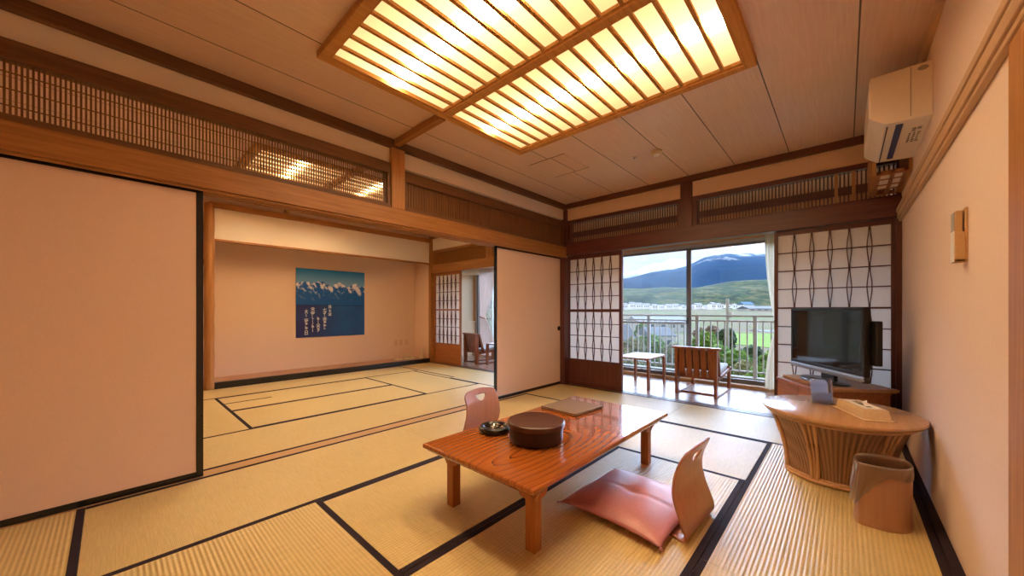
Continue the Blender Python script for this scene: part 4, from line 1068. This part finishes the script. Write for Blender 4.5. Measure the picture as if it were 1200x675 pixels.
# bright paddy field patches and a road, laid on the ground
def patch(name, mat, quad, label, cat, lift=.12):
    m = MB(); v = []
    for (U, vv) in quad:
        d = (H-(-9.0))*FPX/(vv-364); p = at(U, 364, d); p.z = -9+lift; v.append(p)
    w = [p-Vector((0, 0, .1)) for p in v]
    m.hexa(w[::1]+v) if False else None
    a = [m.bm.verts.new(p) for p in v]; b_ = [m.bm.verts.new(p) for p in w]
    m.bm.faces.new(a); m.bm.faces.new(b_[::-1])
    for k in range(4): m.bm.faces.new((a[k], b_[k], b_[(k+1) % 4], a[(k+1) % 4]))
    tag(m.build(name, mat), label, cat)
patch('grass_field', 'field_green', [(848, 402), (960, 414), (950, 392), (856, 391)], 'bright yellow-green field below the balcony at the right', 'field')
#patch('country_road', 'road_grey', [(780, 412), (800, 415), (862, 391), (855, 390)], 'pale road crossing the fields behind the chair', 'road', .16)

def leaf_mat(name, a, b_):
    m, n, out = nt(name); p = pbsdf(n, out, .8, .2)
    nz = nd(n, 'ShaderNodeTexNoise', i_Scale=2.2, i_Detail=5.); lk(n, objcoord(n), nz.inputs['Vector'])
    lk(n, ramp(n, nz.outputs['Fac'], [(.35, a), (.65, b_)]), p.inputs['Base Color']); M[name] = m
leaf_mat('leaf_green', (.022, .065, .008), (.10, .17, .022)); leaf_mat('leaf_dark', (.01, .03, .012), (.035, .065, .025))
leaf_mat('leaf_olive', (.06, .07, .025), (.14, .145, .06)); leaf_mat('leaf_brown', (.085, .06, .045), (.17, .135, .10))
plain('bark', (.16, .11, .075), .9, .2, var=.2)
def tree(U, vtop, d, r, mat, label, sq=1.0):
    p = at(U, vtop, d); g = gz(d); hgt = p.z-g
    o = thing('leafy_tree', label, 'tree', (p.x, p.y, g), group='trees below the balcony')
    m = MB(); m.tube([(0, 0, 0), (.1, .05, hgt*.5), (0, 0, hgt*.8)], [.22, .16, .06], 8)
    for k in range(5):
        a = k*1.3; m.tube([(.05, 0, hgt*(.4+.08*k)), (math.cos(a)*r*.6, math.sin(a)*r*.6, hgt*(.6+.06*k))], [.07, .02], 6)
    m.build('trunk', 'bark', o)
    m = MB(); rnd = random.Random(int(U*7+d))
    nb = 9
    for k in range(nb):
        a = rnd.uniform(0, 2*PI); q = rnd.uniform(.0, .6) if k else 0
        c = Vector((math.cos(a)*r*q, math.sin(a)*r*q, hgt - r*sq*(.55 if k == 0 else rnd.uniform(.6, 1.9))))
        c.z = max(c.z, r*.4)
        rr = r*(.55 if k == 0 else rnd.uniform(.35, .6))
        vs = bmesh.ops.create_icosphere(m.bm, subdivisions=4, radius=rr)['verts']
        for v in vs:
            nn = v.co.normalized()
            v.co = c + nn*rr*(1+.28*noise.fractal(nn*2.6+c, 1., 2., 5)+.10*noise.noise(nn*14+c))*Vector((1, 1, sq)).length/1.732
    m.build('crown', mat, o, smooth=False)
T = [(742, 396, 30, 1.7, 'leaf_olive', 'olive bush rising behind the railing left of the side table'), (765, 392, 46, 2.2, 'leaf_green', 'loose green tree behind the railing above the side table'),
     (790, 402, 34, 1.6, 'leaf_olive', 'olive tree behind the slat-back chair, left of the sash post'), (826, 388, 40, 2.0, 'leaf_green', 'green tree just right of the sash post'),
     (843, 404, 30, 1.6, 'leaf_green', 'green tree behind the right edge of the veranda chair'), (862, 409, 24, 1.3, 'leaf_green', 'bright shrub in front of the yellow-green field, right of the chair'),
     (882, 405, 30, 1.3, 'leaf_dark', 'dark shrub behind the thick right railing post'), (903, 412, 25, 1.2, 'leaf_green', 'green shrub at the right end of the railing'),
     (872, 422, 20, .8, 'leaf_olive', 'low olive shrub at the foot of the railing below the field'), (852, 384, 60, 1.8, 'leaf_dark', 'small dark tree beside the utility pole'),
     (835, 381, 110, 3.2, 'leaf_brown', 'bare brownish tree in the fields left of the utility pole'), (822, 384, 120, 2.6, 'leaf_brown', 'bare brownish tree in the fields right of the sash post'),
     (752, 379, 130, 3.5, 'leaf_green', 'distant green tree beside the grey roofed house'), (889, 430, 16, .8, 'leaf_green', 'nearest green shrub low behind the railing'), (912, 426, 19, .7, 'leaf_dark', 'dark shrub behind the curtain edge')]
for t in T: tree(*t)
# houses
plain('house_wall', (.40, .39, .375), .9, .2, var=.05, bstr=0); plain('house_white', (.75, .75, .76), .9, .2, var=.05, bstr=0)
plain('roof_grey', (.07, .08, .095), .7, .3, var=.1, scale=2, bstr=0); plain('roof_light', (.16, .17, .18), .7, .3, var=.1, scale=2, bstr=0); plain('roof_blue', (.05, .12, .19), .7, .3, bstr=0)
plain('house_window', (.06, .07, .09), .2, .5, bstr=0)
def house(U0, U1, vtop, d, depth, wallm, roofm, label, roofh=.35, group=None, zb=None):
    a, b_ = at(U0, vtop, d), at(U1, vtop, d)
    g = gz(d)-.3 if zb is None else zb; W = (b_-a).length; hh = a.z-g
    c = (a+b_)/2; o = thing('house', label, 'building', (c.x, c.y, g), ANG, group)
    e = hh*(1-roofh)
    B((-W/2, 0, 0, W/2, depth, e)).build('wall', wallm, o)
    m = MB(); ov = min(.6, W*.03)
    m.prism([(-ov, e), (depth+ov, e), (depth+ov, e+hh*.03), (depth*.5, hh), (-ov, e+hh*.03)], 'x', -W/2-ov, W/2+ov); m.build('roof', roofm, o)
    nw = max(2, min(5, int(W/3)))
    for k in range(nw):
        x = -W/2+W*(k+.5)/nw; B((x-W*.1/nw*2, -.06, e*.5, x+W*.1/nw*2, .02, e*.78)).build('window', 'house_window', o)
house(728, 746, 381, 62, 9, 'house_white', 'roof_grey', 'white-walled house with grey roof at the left end of the railing')
house(762, 792, 384, 90, 10, 'house_wall', 'roof_grey', 'grey-roofed house behind the railing above the side table')
house(748, 806, 371, 170, 16, 'house_wall', 'roof_light', 'long light-roofed hall behind the upper railing bars')
house(893, 930, 387.5, 175, 10, 'house_wall', 'roof_grey', 'dark-roofed shed at the right edge of the yellow-green field', .5)
house(878, 918, 358.5, 540, 30, 'house_wall', 'roof_grey', 'long dark-roofed building in the distant town at the right', .5)
house(872, 884, 353.5, 640, 20, 'house_white', 'roof_blue', 'pale block with a blue roof in the distant town', .4)
rnd = random.Random(3)
for k in range(16):
    U = 733+k*8.6+rnd.uniform(-.6, .6); w = rnd.uniform(4.5, 7.6)
    house(U-w/2, U+w/2, rnd.uniform(353.5, 357.5), 640+16*(k % 4), 14, 'house_white', 'snow_roof', 'small white building in the distant town below the wooded hill', .25, 'white buildings of the distant town')
o = thing('utility_pole', 'pale concrete utility pole standing in the fields', 'utility pole', (0, 0, 0))
p = at(852.5, 350, 42); o.location = (p.x, p.y, -9)
m = MB(); m.tube([(0, 0, 0), (0, 0, p.z+9)], [.22, .16], 12); m.build('shaft', 'concrete', o, smooth=True)
B((-.7, -.05, p.z+8.4, .7, .05, p.z+8.5), (-.5, -.05, p.z+7.8, .5, .05, p.z+7.9)).build('crossarm', 'concrete', o)
m = MB(); m.lathe([(0, 0), (.25, 0), (.25, .7), (0, .7)], 14, c=(.3, 0, p.z+6.8)); m.build('transformer', 'alu', o)

# air between here and the mountains
hm = bpy.data.materials.new('haze'); hm.use_nodes = True; n = hm.node_tree; n.nodes.clear()
out = n.nodes.new('ShaderNodeOutputMaterial'); vs = n.nodes.new('ShaderNodeVolumeScatter'); vs.inputs['Color'].default_value = (.10, .40, 1, 1); vs.inputs['Density'].default_value = 4.8e-5; vs.inputs['Anisotropy'].default_value = 0
lk(n, vs.outputs[0], out.inputs['Volume'])
m = MB(); q = [at(-600, 364, 2350), at(1800, 364, 2350), at(1800, 364, 13000), at(-600, 364, 13000)]
m.hexa([(a.x, a.y, -40) for a in q]+[(a.x, a.y, 1500) for a in q]); hz = m.build('haze_air', hm); hz['kind'] = 'stuff'; tag(hz, 'bluish haze in front of the mountains', 'haze')

# ------------------------------------------------------------------ light
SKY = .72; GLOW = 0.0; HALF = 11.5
w = bpy.data.worlds.new('sky'); SC.world = w; w.use_nodes = True; n = w.node_tree; n.nodes.clear()
out = n.nodes.new('ShaderNodeOutputWorld'); bg = n.nodes.new('ShaderNodeBackground')
t = n.nodes.new('ShaderNodeTexCoord'); mp = n.nodes.new('ShaderNodeMapping'); mp.inputs['Scale'].default_value = (1, 1, 3.5); lk(n, t.outputs['Generated'], mp.inputs[0])
nz = nd(n, 'ShaderNodeTexNoise', i_Scale=3.2, i_Detail=6., i_Roughness=.55); lk(n, mp.outputs[0], nz.inputs['Vector'])
lk(n, ramp(n, nz.outputs['Fac'], [(.32, (.62, .68, .78)), (.46, (.86, .89, .93)), (.6, (.97, .98, 1.0))]), bg.inputs[0]); bg.inputs[1].default_value = 1.15
sp = n.nodes.new('ShaderNodeSeparateXYZ'); lk(n, t.outputs['Generated'], sp.inputs[0])
mr = nd(n, 'ShaderNodeMapRange'); mr.interpolation_type = 'SMOOTHSTEP'
for k_, v_ in (('From Min', .20), ('From Max', .62), ('To Min', SKY), ('To Max', 1.2)): mr.inputs[k_].default_value = v_
lk(n, sp.outputs['Z'], mr.inputs['Value']); lk(n, mr.outputs[0], bg.inputs[1])
# glow added to the unseen sky facing the window, for room light; currently off
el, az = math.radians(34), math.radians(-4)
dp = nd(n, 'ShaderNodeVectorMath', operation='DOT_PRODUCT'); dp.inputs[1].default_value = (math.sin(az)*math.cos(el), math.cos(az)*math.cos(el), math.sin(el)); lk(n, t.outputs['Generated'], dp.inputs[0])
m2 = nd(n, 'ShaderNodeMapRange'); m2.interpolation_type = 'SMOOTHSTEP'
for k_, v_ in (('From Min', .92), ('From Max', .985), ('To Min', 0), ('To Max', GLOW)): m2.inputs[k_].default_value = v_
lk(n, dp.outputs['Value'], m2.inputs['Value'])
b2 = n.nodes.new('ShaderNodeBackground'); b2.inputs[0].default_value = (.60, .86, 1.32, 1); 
# bright band added to the sky above the visible part, pushing daylight indoors
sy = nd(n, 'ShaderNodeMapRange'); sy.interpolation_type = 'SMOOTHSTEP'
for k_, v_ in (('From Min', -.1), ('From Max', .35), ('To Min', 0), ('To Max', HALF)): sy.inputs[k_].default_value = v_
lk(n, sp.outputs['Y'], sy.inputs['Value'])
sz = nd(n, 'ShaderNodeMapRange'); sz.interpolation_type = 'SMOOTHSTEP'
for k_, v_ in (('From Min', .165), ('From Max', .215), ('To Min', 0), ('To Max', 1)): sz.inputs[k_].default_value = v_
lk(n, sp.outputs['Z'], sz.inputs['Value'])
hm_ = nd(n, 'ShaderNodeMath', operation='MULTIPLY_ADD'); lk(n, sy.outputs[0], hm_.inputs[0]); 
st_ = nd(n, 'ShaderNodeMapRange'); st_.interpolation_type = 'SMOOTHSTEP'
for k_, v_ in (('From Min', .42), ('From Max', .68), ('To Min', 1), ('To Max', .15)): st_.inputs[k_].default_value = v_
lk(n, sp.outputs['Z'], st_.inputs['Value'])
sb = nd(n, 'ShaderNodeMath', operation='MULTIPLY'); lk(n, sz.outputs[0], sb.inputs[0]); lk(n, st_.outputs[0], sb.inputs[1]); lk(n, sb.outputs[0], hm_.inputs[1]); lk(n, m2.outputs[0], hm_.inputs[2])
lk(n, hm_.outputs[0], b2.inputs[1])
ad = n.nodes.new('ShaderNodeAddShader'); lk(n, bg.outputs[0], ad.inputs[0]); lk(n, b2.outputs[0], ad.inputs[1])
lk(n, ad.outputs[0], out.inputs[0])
sd = bpy.data.lights.new('sun', 'SUN'); sd.energy = .3; sd.angle = .25; sd.color = (1, .95, .86)
so = bpy.data.objects.new('sun', sd); C.objects.link(so); so.rotation_euler = (math.radians(48), 0, math.radians(-28))   # from behind the building

vs_ = SC.view_settings
vs_.view_transform = 'Standard'; vs_.look = 'None'; vs_.exposure = 0.60; vs_.gamma = 1; vs_.use_curve_mapping = False
cy = SC.cycles
cy.use_denoising = True; cy.max_bounces = 10; cy.diffuse_bounces = 6; cy.glossy_bounces = 4; cy.transparent_max_bounces = 16; cy.transmission_bounces = 6; cy.volume_bounces = 1
cy.sample_clamp_indirect = 8; cy.caustics_reflective = False; cy.caustics_refractive = False
